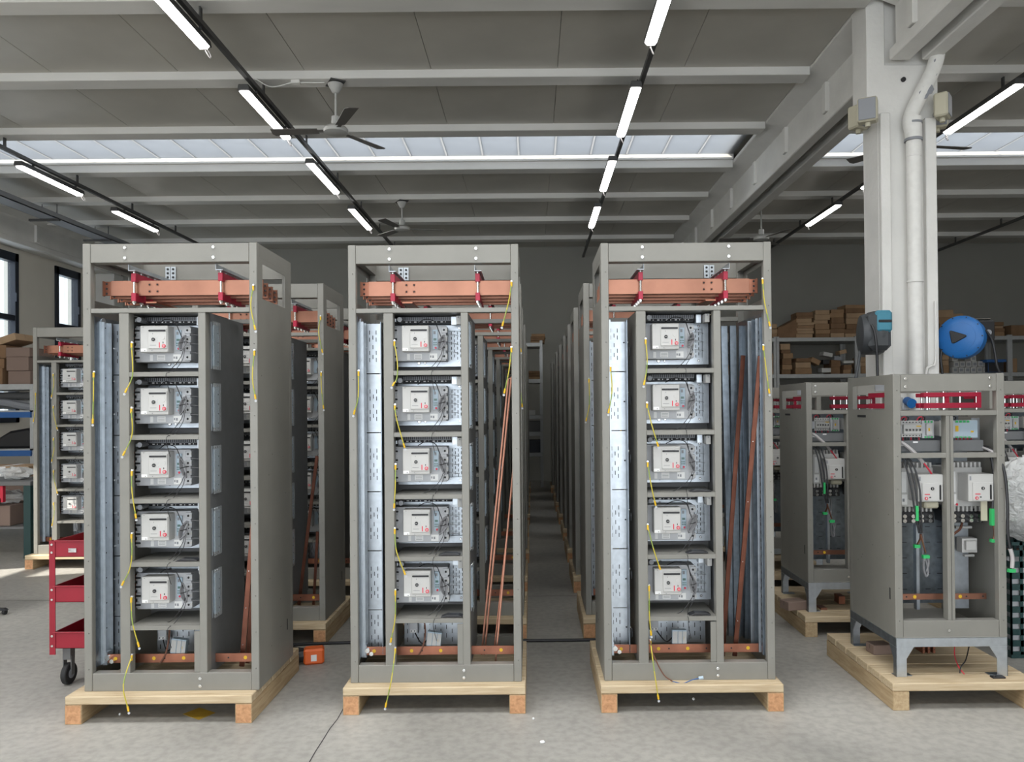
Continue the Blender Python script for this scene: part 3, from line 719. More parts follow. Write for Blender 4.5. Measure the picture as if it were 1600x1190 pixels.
def earth_wire(parent, pts, ox=0):
    """pts: local (x, z) just in front of the frame"""
    p3 = [(x, -.012 - .006*(i % 2), z) for i, (x, z) in enumerate(pts)]
    p3 = [(a, (-.088 if c < .10 else b), c) for a, b, c in p3]
    p3 = [(p3[0][0], -.002, p3[0][2])] + p3
    lug = lgrey
    w_ = MB().tube(p3, .0028, earthm, 6, 4).obj('earth_wire', parent, smooth=True)
    a = Vector(p3[-2]); b = Vector(p3[-1]); d = (b-a).normalized()
    m = MB().cyl(b-d*.018, b+d*.004, .0045, yellow, 8)
    e = b + d*.012
    m.lathe([(.0028, -.001), (.0058, -.001), (.0058, .001), (.0028, .001)], lug, 10, Matrix.Translation(e) @ Matrix.Rotation(PI/2, 4, 'X'))
    m.cyl(Vector(p3[1])+Vector((0, 0, .006)), Vector(p3[1])-Vector((0, 0, .016)), .0045, yellow, 8)
    m.cyl((p3[0][0], 0, p3[0][2]+.01), (p3[0][0], -.010, p3[0][2]+.01), .0045, zinc, 8)
    m.obj('cable_lug', w_)
def wires(parent, X0, Y, lst):
    for L in lst:
        earth_wire(parent, [(wx(a, b, Y-.012)-X0, wz(a, b, Y-.012)-PH) for a, b in L])

tallA = make_tall(False); tallC = make_tall(True)
index_kids()
small = ('bolt', 'joint_plate', 'gear_bracket', 'grommet', 'din_rail', 'relay_cable', 'brown_cable', 'filler_plate', 'bar_clamp', 'relay_module', 'riser_bar')
smallB = small + ('display_keys', 'reset_button', 'rating_label', 'phase_barriers', 'lower_comb_', 'limit_switch', 'terminal_block')
AX, AY = -2.06, 3.52
BX, BY = -.861, 3.60
CX, CY = .326, 3.60
DP = 1.15
WA = [[(205,538),(208,570),(206,590),(197,612)], [(205,640),(208,665),(205,685),(194,710)], [(206,738),(208,770),(213,808)], [(206,836),(208,865),(203,890),(193,912)], [(206,935),(209,970),(218,1008)], [(207,1025),(208,1060),(216,1098)], [(395,448),(392,475),(394,495),(399,514)], [(397,550),(395,590),(399,622)], [(146,584),(147,620),(145,660)]]
WB = [[(616,535),(621,565),(620,590),(614,602)], [(617,635),(620,655),(632,698)], [(618,728),(618,760),(616,792)], [(617,828),(620,860),(633,896)], [(618,924),(618,965),(611,1001)], [(618,1014),(617,1050),(608,1092)], [(799,442),(795,470),(785,508)], [(799,545),(795,580),(788,613)], [(560,582),(560,620),(553,646)]]
WC = [[(1009,532),(1011,560),(1010,580),(1006,600)], [(1011,632),(1017,660),(1028,696)], [(1012,724),(1017,758),(1024,788)], [(1012,822),(1020,855),(1031,888)], [(1014,917),(1014,960),(1017,990)], [(1016,1002),(1018,1040),(1024,1080)], [(1192,438),(1194,470),(1203,508)], [(1193,542),(1197,580),(1202,613)], [(954,575),(956,610),(951,644)]]
rnames = {'A': ('left', 'left tall row'), 'B': ('middle', 'middle tall row'), 'C': ('right', 'right tall row')}
def row(key, proto, X0, Y0, n, wl):
    for k in range(n):
        Y = Y0 + DP*k; Xk = X0 + (0 if k == 0 else random.uniform(-.008, .008))
        nm = rnames[key][0]
        if k == 0:
            o = proto if (key != 'B') else copy_tree(tallA)
        elif k <= 1: o = copy_tree(proto, None, small)
        else: o = copy_tree(proto, None, smallB + (('cover_strip', 'key_lock', 'stop_button', 'signal_cable') if k > 3 else ()), False)
        o.location = (Xk, Y, PH); o.scale = (1, 1, 1)
        ROWS.append((key, k, o, Xk, Y, wl))
        d = 'front' if k == 0 else ORD[k]
        tag(o, 'tall grey open switchgear cabinet, %s one of the %s row' % (d if k == 0 else ORD[k]+' from the front', nm), 'cabinet', 'tall cabinets of the %s' % rnames[key][1])
        p = copy_tree(pal) if PAL else pal; PAL.append(1)
        p.location = (Xk-.022+(-.03 if key == 'A' and k == 0 else 0), Y-.065, 0)
        tag(p, 'pine pallet under the %s tall cabinet of the %s row' % ('front' if k == 0 else ORD[k]+' from the front', nm), 'pallet', 'pallets of the %s' % rnames[key][1])
ROWS = []; PAL = []
row('B', tallA, BX, BY, 9, WB)
row('A', tallA, AX, AY, 7, WA)
row('C', tallC, CX, CY, 9, WC)
# lone cabinet in the sun on the left
LXX, LYY = -4.52, 6.95
o = copy_tree(tallA, None, small); o.location = (LXX, LYY, PH)
tag(o, 'tall grey switchgear cabinet standing alone at the far left behind the red cart', 'cabinet')
p = copy_tree(pal); p.location = (LXX-.04, LYY-.065, 0); tag(p, 'sunlit pine pallet under the lone far left cabinet', 'pallet')
ROWS.append(('L', 1, o, LXX, LYY, None))
for key, k, o, Xk, Y, wl in ROWS:
    if k == 0: wires(o, Xk, Y, wl)
    elif k == 1:
        for z in (1.62, 1.33, 1.04, .75, .46): earth_wire(o, [(.19, z), (.20, z-.08), (.175+.05*((int(z*100)) % 2), z-.2)])
        earth_wire(o, [(.785, 1.84), (.775, 1.75), (.795, 1.63)]); earth_wire(o, [(.786, 1.50), (.79, 1.4), (.80, 1.29)]); earth_wire(o, [(.03, 1.45), (.03, 1.3), (.01, 1.2)])
# brown pigtail on C front
MB().tube([P(1014, 998, 3.58), P(1022, 1025, 3.575), P(1036, 1052, 3.57), P(1050, 1063, 3.57)], .0032, brown, 6, 4).tube([P(1050, 1063, 3.57), P(1066, 1066, 3.57), P(1080, 1061, 3.57), P(1092, 1058, 3.57)], .0022, bluef, 6, 4).cyl(P(1091, 1058, 3.57), P(1098, 1057, 3.57), .008, bluepanel, 8).obj('loose_pigtail')
tag(bpy.data.objects['loose_pigtail'], 'brown and blue pigtail cable hanging over the bottom panel of the front right tall cabinet', 'cable')

# ------------------------------------------------------------------ copper bars and steel profiles leaning in the cabinets
def lean_bar(p0, p1, wd, th, label, m=copper_d, hook=False, edge=True, holes=0, name='copper_bar', cat='copper bar', group='loose copper bars leaning in the cabinets'):
    p0 = Vector(p0); p1 = Vector(p1); d = (p1-p0); L = d.length; d.normalize()
    yv = Vector((0, 1, 0)); xv = yv.cross(d).normalized(); yv = d.cross(xv).normalized()
    M = Matrix((( *xv, 0), (*yv, 0), (*d, 0), (0, 0, 0, 1))).transposed(); M.translation = p0
    b = MB().box(-wd/2, wd/2, 0, th, 0, L, m, None)
    b.box(wd/2, wd/2+.0025, -.0005, th, 0, L, copper)
    if hook: b.box(-wd/2, .03, 0, th, L-.006, L, m)
    for q in range(holes): b.cyl((0, -.001, L*(.12+.2*q)), (0, .001, L*(.12+.2*q)), .003, zinc, 8)
    o = b.obj(name, bevel=.0008); o.matrix_world = M
    tag(o, label, cat, group)
    return o
zin = PH+.085
def Lb(px0, py0, Y0, px1, py1, Y1): return P(px0, py0, Y0), P(px1, py1, Y1)
yb = 3.83
a, b = Lb(752, 1022, yb, 794, 590, yb+.05); lean_bar(a, b, .007, .025, 'thin copper bar leaning in the front middle cabinet, leftmost', copper, hook=True)
a, b = Lb(756.5, 1022, yb, 798.5, 588, yb+.05); lean_bar(a, b, .007, .025, 'thin copper bar leaning in the front middle cabinet, second from left', copper, hook=True)
a, b = Lb(774, 1032, 3.76, 806, 680, 3.9); lean_bar(a, b, .006, .025, 'thin copper bar leaning steeply in the front middle cabinet, nearest its right post', copper)
a, b = Lb(771, 1022, 3.84, 803, 730, 3.96); lean_bar(a, b, .005, .02, 'copper bar leaning behind the other bars of the front middle cabinet', copper_d)
a, b = Lb(378, 1040, 3.70, 400, 755, 3.72); lean_bar(a, b, .022, .008, 'dull drilled copper bar leaning inside the right edge of the front left cabinet', copper_b, holes=4)
a, b = Lb(387, 1035, 3.82, 399, 860, 3.86); lean_bar(a, b, .018, .008, 'shorter copper bar behind the drilled bar in the front left cabinet', copper_b)
a, b = Lb(467, 944, 4.92, 495, 712, 4.95); lean_bar(a, b, .018, .008, 'copper bar leaning inside the second left cabinet, longer of two', copper_b)
a, b = Lb(490, 944, 4.95, 496, 830, 4.97); lean_bar(a, b, .015, .008, 'copper bar leaning inside the second left cabinet, shorter of two', copper_b)
a, b = Lb(1147, 1024, 3.74, 1188, 556, 3.65); lean_bar(a, b, .020, .008, 'long dull copper bar leaning across the right bay of the front right cabinet', copper_b, holes=4)
a, b = Lb(1128, 1024, 3.86, 1161, 555, 3.88); lean_bar(a, b, .020, .008, 'dull copper bar leaning at the left of the right bay of the front right cabinet', copper_b)
prof = MB().box(-.017, .017, 0, .003, 0, 1.60, galv_d).box(-.017, -.014, 0, .03, 0, 1.60, galv_d).box(.014, .017, 0, .03, 0, 1.60, galv_d).mesh('profile', .001)
for i, (px, yy) in enumerate([(1141, 3.97), (1150, 3.95), (1159, 3.97), (1166, 3.92)]):
    o = put('steel_profile', prof, None, (wx(px, 760, yy), yy, zin+.01-.085+.0855), (0, .01*(i-1.5), 0))
    tag(o, 'tall grey steel profile standing in the front right cabinet, %s from left' % ORD[i], 'steel profile', 'steel profiles standing in the front right cabinet')

# flat black pouches on shelves
pm = MB().prism([(-.05, 0), (-.02, .012), (.035, .010), (.055, .004), (.05, 0)], -.025, .025, black).mesh('pouch', .002)
for (X0, Y0, sh, xx, nm) in [(BX, BY, 1, .46, 'front middle cabinet, second shelf from the bottom'), (BX, BY, 0, .47, 'front middle cabinet, lowest shelf'), (CX, CY, 2, .46, 'front right cabinet, third shelf from the bottom'), (CX, CY, 1, .44, 'front right cabinet, second shelf from the bottom'), (CX, CY, 0, .45, 'front right cabinet, lowest shelf'), (AX, AY, 1, .46, 'front left cabinet, second shelf from the bottom')]:
    o = put('black_pouch', pm, None, (X0+xx, Y0+.035, PH+SH[sh]+.0005)); tag(o, 'small black plastic pouch lying in the '+nm, 'pouch', 'black pouches on the cabinet shelves')

# ------------------------------------------------------------------ low distribution cabinets on galvanised feet
LW, LD, LH = .525, .52, 1.243
def make_low():
    r = empty('distribution_cabinet'); ps = .036; zb = .182
    def Z(a): return zb + a
    for x0 in (0, LW-ps):
        for y0 in (0, LD-ps):
            m = MB().box(x0, x0+ps, y0, y0+ps, zb, zb+LH, paint)
            if y0 == 0:
                for q in range(8): m.cyl((x0+ps/2, -.0006, zb+.08+q*.155), (x0+ps/2, .001, zb+.08+q*.155), .0022, dark, 6)
            m.obj('corner_post', r, bevel=.0025)
    MB().box(ps+.001, LW-ps-.001, .0015, .02, Z(LH-.083), Z(LH-.001), paint).box(ps, LW-ps, .0015, .04, Z(LH-.004), Z(LH-.001), paint).obj('top_panel', r, bevel=.0015)
    MB().box(ps, LW-ps, LD-.02, LD-.002, Z(LH-.083), Z(LH-.001), paint).obj('rear_top_panel', r)
    MB().box(0, LW, 0.0, LD, zb, zb+.004, paint).box(ps+.001, LW-ps-.001, .002, .05, zb, Z(.08), paint).obj('bottom_panel', r, bevel=.0015)
    MB().box(ps, LW-ps, .002, .05, Z(1.045), Z(1.068), paint).obj('cross_rail', r, bevel=.0015)
    MB().box(ps, LW-ps, LD-.03, LD-.002, Z(1.045), Z(1.068), paint).obj('rear_cross_rail', r)
    for x in (.058, .457):
        for z in (LH-.022, LH-.060): MB().cyl((x, .0015, Z(z)), (x, -.003, Z(z)), .0075, zinc, 12).cyl((x, -.003, Z(z)), (x, -.007, Z(z)), .0045, zinc, 6).obj('bolt', r)
    MB().cyl((.25, .002, Z(.035)), (.25, -.004, Z(.035)), .007, zinc, 10).obj('bolt', r)
    for x0, x1 in ((.0005, .0035), (LW-.0035, LW-.0005)):
        a, b, z0, z1 = .09, .455, Z(1.075), Z(LH-.045)
        m = MB().box(x0, x1, .002, LD-.002, zb, z0, paint).box(x0, x1, .002, LD-.002, z1, Z(LH)-.002, paint).box(x0, x1, .002, a, z0, z1, paint).box(x0, x1, b, LD-.002, z0, z1, paint)
        xo = x0-.0006 if x0 < .1 else x1+.0006
        m.box(min(xo, x0), max(xo, x1), .05, .062, Z(.17), Z(.225), dark); m.box(min(xo, x0), max(xo, x1), .30, .40, Z(1.035), Z(1.047), dark)
        rn = random.Random(5)
        for q in range(12): yy = rn.uniform(.05, .45); zz = Z(rn.uniform(.2, 1.0)); m.cyl((xo, yy, zz), ((x0+x1)/2, yy, zz), .0022, dark, 6)
        m.obj('side_panel', r)
    MB().box(.250, .284, .004, .05, Z(.08), Z(1.045), paint).box(.266, .268, .002, .004, Z(.08), Z(1.045), dark).obj('mullion', r, bevel=.0015)
    for x0, x1 in ((ps, .25), (.284, LW-ps)): MB().box(x0, x1, .006, .05, Z(.845), Z(.868), paint).obj('shelf_rail', r, bevel=.001)
    # back plates
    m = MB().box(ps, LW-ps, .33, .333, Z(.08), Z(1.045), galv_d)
    for i in range(7):
        for q in range(9): m.box(.07+.06*i, .095+.06*i, .3288, .33, Z(.15+.08*q), Z(.153+.08*q), dark)
    m.obj('mounting_plate', r)
    MB().box(.20, .215, .20, .23, Z(.08), Z(.5), galv).obj('bracket', r); MB().box(.40, .47, .22, .225, Z(.08), Z(1.0), galv).obj('bracket', r)
    # wiring duct with labels
    MB().box(ps, .262, .08, .13, Z(.872), Z(.925), paint_d).box(.284, .47, .08, .13, Z(.872), Z(.925), paint_d).box(.045, .085, .079, .08, Z(.897), Z(.918), white2).box(.13, .155, .079, .08, Z(.912), Z(.922), white2).obj('cable_duct', r, bevel=.001)
    # modular devices
    m = MB().box(.085, .180, .10, .17, Z(.94), Z(1.02), white).box(.09, .178, .085, .10, Z(.957), Z(1.003), white)
    for q in range(6): m.cyl((.095+.0155*q, .099, Z(1.012)), (.095+.0155*q, .1, Z(1.012)), .004, dark, 8).cyl((.095+.0155*q, .099, Z(.948)), (.095+.0155*q, .1, Z(.948)), .004, dark, 8)
    for q in range(5): m.box(.098+.016*q, .106+.016*q, .078, .085, Z(.970), Z(.982), black)
    m.box(.15, .175, .0845, .085, Z(.99), Z(.997), yellow)
    m.obj('miniature_breaker', r, bevel=.001)
    MB().box(ps, .085, .11, .17, Z(.95), Z(.97), bluepanel).box(ps, .085, .11, .17, Z(.975), Z(.995), bluepanel).box(.06, .085, .10, .17, Z(.955), Z(1.0), lgrey).obj('fuse_holder', r, bevel=.001)
    m = MB().box(.190, .249, .11, .17, Z(.935), Z(1.02), lgrey).box(.205, .235, .095, .11, Z(.95), Z(1.005), white).box(.212, .222, .094, .095, Z(.968), Z(.985), yellow)
    for q in range(3): m.box(.2+.015*q, .21+.015*q, .105, .11, Z(1.008), Z(1.02), green); m.box(.2+.015*q, .21+.015*q, .105, .11, Z(.935), Z(.945), green)
    m.obj('relay_module', r, bevel=.001)
    m = MB().box(.275, .300, .11, .17, Z(.945), Z(1.015), white).box(.305, .345, .10, .17, Z(.94), Z(1.02), lgrey).box(.335, .455, .10, .17, Z(.935), Z(1.02), bluepanel).box(.345, .362, .098, .10, Z(.965), Z(.995), yellow)
    for q in range(4): m.box(.345+.018*q, .359+.018*q, .095, .10, Z(1.008), Z(1.02), green); m.box(.345+.02*q, .359+.02*q, .095, .10, Z(.935), Z(.943), green)
    m.box(.42, .435, .0985, .10, Z(.96), Z(.97), yellow).box(.46, .50, .16, .165, Z(.90), Z(1.03), galv)
    m.obj('control_module', r, bevel=.001)
    m = MB()
    for x, c in ((.09, redp), (.10, black), (.17, redp), (.18, black), (.31, black), (.33, black)):
        m.tube([(x, .13, Z(1.01)), (x+.005, .11, Z(1.035)), (x+.025, .11, Z(1.035)), (x+.03, .14, Z(1.01))], .003, c, 5, 3)
    for q in range(7): m.tube([(.10+.013*q, .12, Z(.945)), (.10+.013*q, .115, Z(.93)), (.10+.013*q, .12, Z(.91))], .003, redp if q % 3 == 0 else black, 5, 2)
    for q in range(5): m.tube([(.36+.018*q, .12, Z(.94)), (.36+.018*q, .115, Z(.93)), (.36+.018*q, .12, Z(.91))], .003, redp, 5, 2)
    m.obj('wire_jumpers', r)
    # two motorised breakers
    for i, (x0, flip) in enumerate(((.085, 0), (.325, 1))):
        m = MB().box(x0, x0+.165, .13, .30, Z(.60), Z(.79), white)
        for q in range(4):
            xx = x0 + .02 + .0415*q
            for za, zb_ in ((.79, .815), (.575, .60)): m.box(xx-.016, xx-.006, .13, .20, Z(za), Z(zb_), white); m.box(xx+.006, xx+.016, .13, .20, Z(za), Z(zb_), white)
        b = m.obj('circuit_breaker', r, bevel=.0015)
        m = MB()
        for q in range(4):
            xx = x0 + .02 + .0415*q
            MB().cyl((xx, .115, Z(.555)), (xx, .135, Z(.555)), .010, zinc, 8).cyl((xx, .115, Z(.533)), (xx, .135, Z(.533)), .010, zinc, 8).obj('terminal', b)
        m.box(x0-.005, x0+.17, .135, .25, Z(.52), Z(.575), black)
        m.obj('terminal_block', b)
        bxx = x0+.045
        MB().box(bxx, bxx+.12, .035, .13, Z(.635), Z(.765), white).obj('motor_housing', b, bevel=.002)
        MB().box(bxx+.018, bxx+.115, .029, .035, Z(.64), Z(.725), white).obj('front_panel', b, bevel=.001)
        MB().box(bxx+.098, bxx+.106, .027, .0295, Z(.648), Z(.712), black).cyl((bxx+.102, .027, Z(.712)), (bxx+.102, .0295, Z(.712)), .004, black, 8).cyl((bxx+.102, .027, Z(.648)), (bxx+.102, .0295, Z(.648)), .004, black, 8).obj('handle_slot', b)
        MB().cyl((bxx+.065, .026, Z(.698)), (bxx+.065, .029, Z(.698)), .008, black, 12).box(bxx+.0635, bxx+.0665, .0255, .026, Z(.693), Z(.703), white).obj('key_lock', b)
        MB().cyl((bxx+.035, .025, Z(.652)), (bxx+.035, .029, Z(.652)), .0075, redp, 12).cyl((bxx+.035, .0245, Z(.652)), (bxx+.035, .025, Z(.652)), .004, white, 10).obj('stop_button', b)
        MB().box(bxx+.028, bxx+.053, .028, .029, Z(.669), Z(.673), redp).box(bxx+.05, bxx+.058, .0275, .029, Z(.654), Z(.659), black).box(bxx+.005, bxx+.013, .034, .035, Z(.735), Z(.755), mgrey).obj('markings', b)
        MB().box(x0+.012, x0+.035, .129, .13, Z(.67), Z(.77), white2).box(x0+.008, x0+.038, .128, .129, Z(.61), Z(.66), white2).box(x0+.015, x0+.025, .127, .128, Z(.625), Z(.640), mgrey).obj('rating_label', b)
        if i: MB().cyl((x0+.04, .126, Z(.61)), (x0+.04, .13, Z(.61)), .006, redp, 10).tube([(x0+.07, .18, Z(.60)), (x0+.10, .15, Z(.625)), (x0+.14, .14, Z(.61)), (x0+.12, .14, Z(.57)), (x0+.08, .15, Z(.57)), (x0+.07, .17, Z(.60))], .006, black, 6, 4).box(x0+.115, x0+.145, .055, .06, Z(.54), Z(.65), beige).obj('coiled_lead', b)
        else: MB().box(x0+.09, x0+.16, .06, .12, Z(.60), Z(.634), beige).obj('tape_wrap', b, bevel=.008)
    # cables
    def cab(pts, rr, m, nm): MB().tube([(x, y_, Z(z)) for x, y_, z in pts], rr, m, 7, 4).obj(nm, r, smooth=True)
    cab([(.04, .10, .93), (.07, .06, .915), (.12, .05, .87), (.165, .05, .82)], .009, cablewhite, 'sheathed_cable')
    cab([(.165, .05, .82), (.19, .055, .79), (.215, .06, .755)], .004, redp, 'sheathed_cable')
    for q in range(3): cab([(.04, .06+.01*q, .885-.008*q), (.065+.016*q, .035, .83), (.085+.020*q, .015, .72), (.100+.015*q, .01, .60), (.122+.007*q, .015, .49)], .0042, black, 'black_cable')
    MB().tube([(.13, .015, Z(.485)), (.15, .03, Z(.43)), (.17, .05, Z(.39))], .004, copper, 6, 3).tube([(.13, .015, Z(.485)), (.135, .03, Z(.46)), (.13, .05, Z(.43))], .005, copper, 6, 3).box(.155, .185, .04, .06, Z(.365), Z(.38), green).box(.115, .14, .04, .06, Z(.415), Z(.43), green).box(.104, .116, .004, .016, Z(.55), Z(.62), green).obj('cable_end', r)
    cab([(.20, .2, .55), (.205, .15, .48), (.185, .10, .42), (.18, .10, .37)], .004, cablegrey, 'grey_lead')
    MB().tube([(.18, .10, Z(.37)), (.20, .10, Z(.33)), (.205, .10, Z(.28)), (.195, .10, Z(.27)), (.185, .10, Z(.31)), (.19, .10, Z(.37)), (.21, .10, Z(.34)), (.20, .10, Z(.29))], .006, cablegrey, 6, 4).obj('coiled_lead', r)
    cab([(.46, .12, .90), (.49, .05, .88), (.515, .0, .80), (.52, -.02, .65), (.52, -.02, .50), (.53, -.02, .42)], .0065, black, 'black_cable')
    cab([(.46, .12, .89), (.485, .06, .87), (.495, .04, .75), (.485, .04, .60)], .0075, black, 'black_cable')
    cab([(.46, .10, .895), (.495, .03, .86), (.505, .02, .78), (.500, .02, .66)], .0065, cablewhite, 'sheathed_cable')
    cab([(.53, -.02, .42), (.54, -.02, .38), (.538, -.02, .33)], .009, cablewhite, 'sheathed_cable')
    MB().box(.475, .505, .03, .05, Z(.52), Z(.60), green).box(.52, .55, -.03, -.01, Z(.31), Z(.325), green).tube([(.49, .04, Z(.52)), (.493, .04, Z(.48)), (.487, .04, Z(.45))], .004, copper, 6, 3).box(.475, .497, .03, .05, Z(.44), Z(.455), green).obj('cable_end', r)
    cab([(.42, .18, .52), (.39, .15, .485), (.33, .12, .45), (.30, .10, .36), (.30, .12, .25), (.34, .2, .12)], .006, brown, 'brown_cable')
    cab([(.31, .10, .36), (.305, .12, .26), (.33, .18, .18), (.38, .25, .10)], .0055, cablegrey, 'grey_lead')
    MB().box(.40, .475, .15, .20, Z(.37), Z(.44), white).box(.41, .46, .13, .15, Z(.385), Z(.43), white).box(.40, .48, .2, .22, Z(.48), Z(.492), white).box(.44, .49, .2, .22, Z(.34), Z(.352), white).obj('end_module', r, bevel=.002)
    # earth bar
    m = MB().box(ps+.002, LW-ps-.002, .10, .108, Z(.155), Z(.183), copper)
    for xx in (.14, .36): m.cyl((xx, .0985, Z(.169)), (xx, .1, Z(.169)), .0085, yellow, 12)
    for xx in (.10, .39, .47): m.cyl((xx, .0985, Z(.169)), (xx, .1, Z(.169)), .004, dark, 8)
    m.obj('earth_bar', r)
    # red busbar supports in the top
    for i, (x0, x1, yy) in enumerate(((ps, .062, .10), (.195, .475, .10), (.30, .46, .36))):
        s = MB().box(x0, x1, yy, yy+.03, Z(1.135), Z(1.155), red).box(x0, x1, yy, yy+.03, Z(1.08), Z(1.105), red).obj('busbar_support', r, bevel=.0015)
        if i: MB().box(x1-.02, x1, yy+.001, yy+.029, Z(1.10), Z(1.14), red).obj('support_block', s)
        for q in range(4):
            xx = x0+.022+q*(x1-x0-.04)/3
            MB().cyl((xx, yy+.012, Z(1.072)), (xx, yy+.012, Z(1.16)), .005, zinc, 8).obj('stud', s)
    MB().box(.04, .06, .14, .36, Z(1.08), Z(1.105), red).box(.04, .06, .14, .36, Z(1.135), Z(1.158), red).obj('busbar_support', r)
    MB().box(.05, .35, .30, .305, Z(1.17), Z(1.20), galv).obj('joint_plate', r)
    # galvanised base frame with gusseted feet
    m = MB()
    for yy in (0, LD-.004):
        m.box(0, LW, yy, yy+.004, .140, zb, galv)
        m.prism([(0, 0), (.05, 0), (.05, .085), (.085, .14), (0, .14)], yy, yy+.004, galv); m.prism([(LW, 0), (LW-.05, 0), (LW-.05, .085), (LW-.085, .14), (LW, .14)], yy, yy+.004, galv)
    for xx in (0, LW-.004):
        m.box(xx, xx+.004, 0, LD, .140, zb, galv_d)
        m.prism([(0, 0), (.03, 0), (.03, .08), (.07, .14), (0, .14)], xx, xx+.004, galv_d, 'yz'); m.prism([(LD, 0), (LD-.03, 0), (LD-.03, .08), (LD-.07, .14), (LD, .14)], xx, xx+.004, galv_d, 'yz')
    m.box(0, LW, 0, .03, zb-.003, zb, galv)
    for xx in (0, LW-.08):
        for yy in (0.01, LD-.05): m.box(xx, xx+.08, yy, yy+.04, 0, .003, galv_d)
    m.obj('base_frame', r, bevel=.0008)
    return r
low = make_low(); index_kids()
lowpos = [(1.70, 3.62, 'front'), (1.70, 4.77, 'second'), (1.70, 5.92, 'third'), (1.70, 7.07, 'fourth'), (1.70, 8.22, 'fifth'), (2.84, 4.77, 'right'), ]
for i, (x, y, nm) in enumerate(lowpos):
    o = low if i == 0 else copy_tree(low, None, ('bolt',) if i > 1 else ())
    o.location = (x, y, PH)
    if nm == 'right': lb = 'low grey cabinet on the right edge behind the plastic wrap'
    elif nm == 'front': lb = 'nearest low grey distribution cabinet on galvanised feet, front right'
    else: lb = 'low grey distribution cabinet on galvanised feet, %s from the front' % nm
    tag(o, lb, 'cabinet', 'low cabinets on galvanised feet')
    p = pal2 if i == 0 else copy_tree(pal2); p.location = (x-.055, y-.10 if i else y-.085, 0)
    tag(p, 'wide pine pallet under the %s low cabinet' % (nm if nm != 'right' else 'right edge'), 'pallet', 'pallets under the low cabinets')
# loose pieces on those pallets
def box_thing(name, c, s, rz, m, label, cat='box', group=None, tape=None, tilt=0):
    o = MB().box(-s[0]/2, s[0]/2, -s[1]/2, s[1]/2, 0, s[2], m)
    if tape is not None: o.box(-s[0]*.07, s[0]*.07, -s[1]/2-.001, s[1]/2+.001, -.0005 if False else .001, s[2]+.001, tape)
    else: o.box(-s[0]/2-.0005, s[0]/2+.0005, -.0008*3, .0008*3, s[2]*.4, s[2]+.0006, dark)
    ob = o.obj(name, bevel=min(.004, s[2]*.12)); ob.location = c; ob.rotation_euler = (0, tilt, rz)
    tag(ob, label, cat, group); return ob
cpale = mat('carton_taupe', (0.22, 0.155, 0.125), 0.8)
box_thing('cardboard_box', (wx(1372, 1010, 3.98), 3.98, PH), (.10, .08, .05), .1, cpale, 'small taupe box on the nearest low cabinet pallet, under its left side')
box_thing('cardboard_box', (wx(1239, 940, 4.86), 4.86, PH), (.135, .10, .055), .25, cpale, 'taupe box on the second low cabinet pallet, beside its left foot')
for i, (px, Y, yy) in enumerate([(1436, 4.0, 1010), (1444, 4.0, 1010), (1452, 4.0, 1010)]):
    o = MB().box(-.006, .006, -.04, .04, 0, .04, copper_d).cyl((0, -.041, .02), (0, -.0395, .02), .004, dark, 8).obj('copper_block', bevel=.001); o.location = (wx(px, yy, Y), Y, PH)
    tag(o, 'small copper block beneath the nearest low cabinet, %s from left' % ORD[i], 'copper block', 'copper blocks beneath the nearest low cabinet')
for i, (px, Y) in enumerate([(1283, 4.86), (1311, 5.0)]):
    o = MB().box(-.02, .02, -.04, .04, 0, .012 if i == 0 else .05, copper if i == 0 else copper_d).obj('copper_block', bevel=.001); o.location = (wx(px, 940, Y), Y, PH)
    tag(o, ['bright flat copper piece on the second low cabinet pallet', 'brown upright copper piece under the second low cabinet'][i], 'copper block')
o = MB().tube([P(1491, 1012, 3.75)+Vector((0, 0, .04)), P(1490, 1022, 3.72), P(1496, 1040, 3.64), P(1505, 1052, 3.60)], .0025, redp, 5, 4).tube([P(1515, 1010, 3.75)+Vector((0, 0, .04)), P(1508, 1028, 3.68), P(1500, 1040, 3.62), P(1498, 1050, 3.60)], .003, black, 5, 4).obj('loose_wires')
tag(o, 'red and black wire ends hanging onto the nearest low cabinet pallet', 'wire')
o = MB().box(-.03, .03, -.015, .015, 0, .008, black).cyl((-.02, -.005, .008), (-.02, -.005, .014), .006, zinc, 8).obj('metal_clip', bevel=.002); o.location = (wx(1557, 1052, 3.60), 3.6, PH); tag(o, 'black clip with a bolt by the right foot of the nearest low cabinet', 'clip')

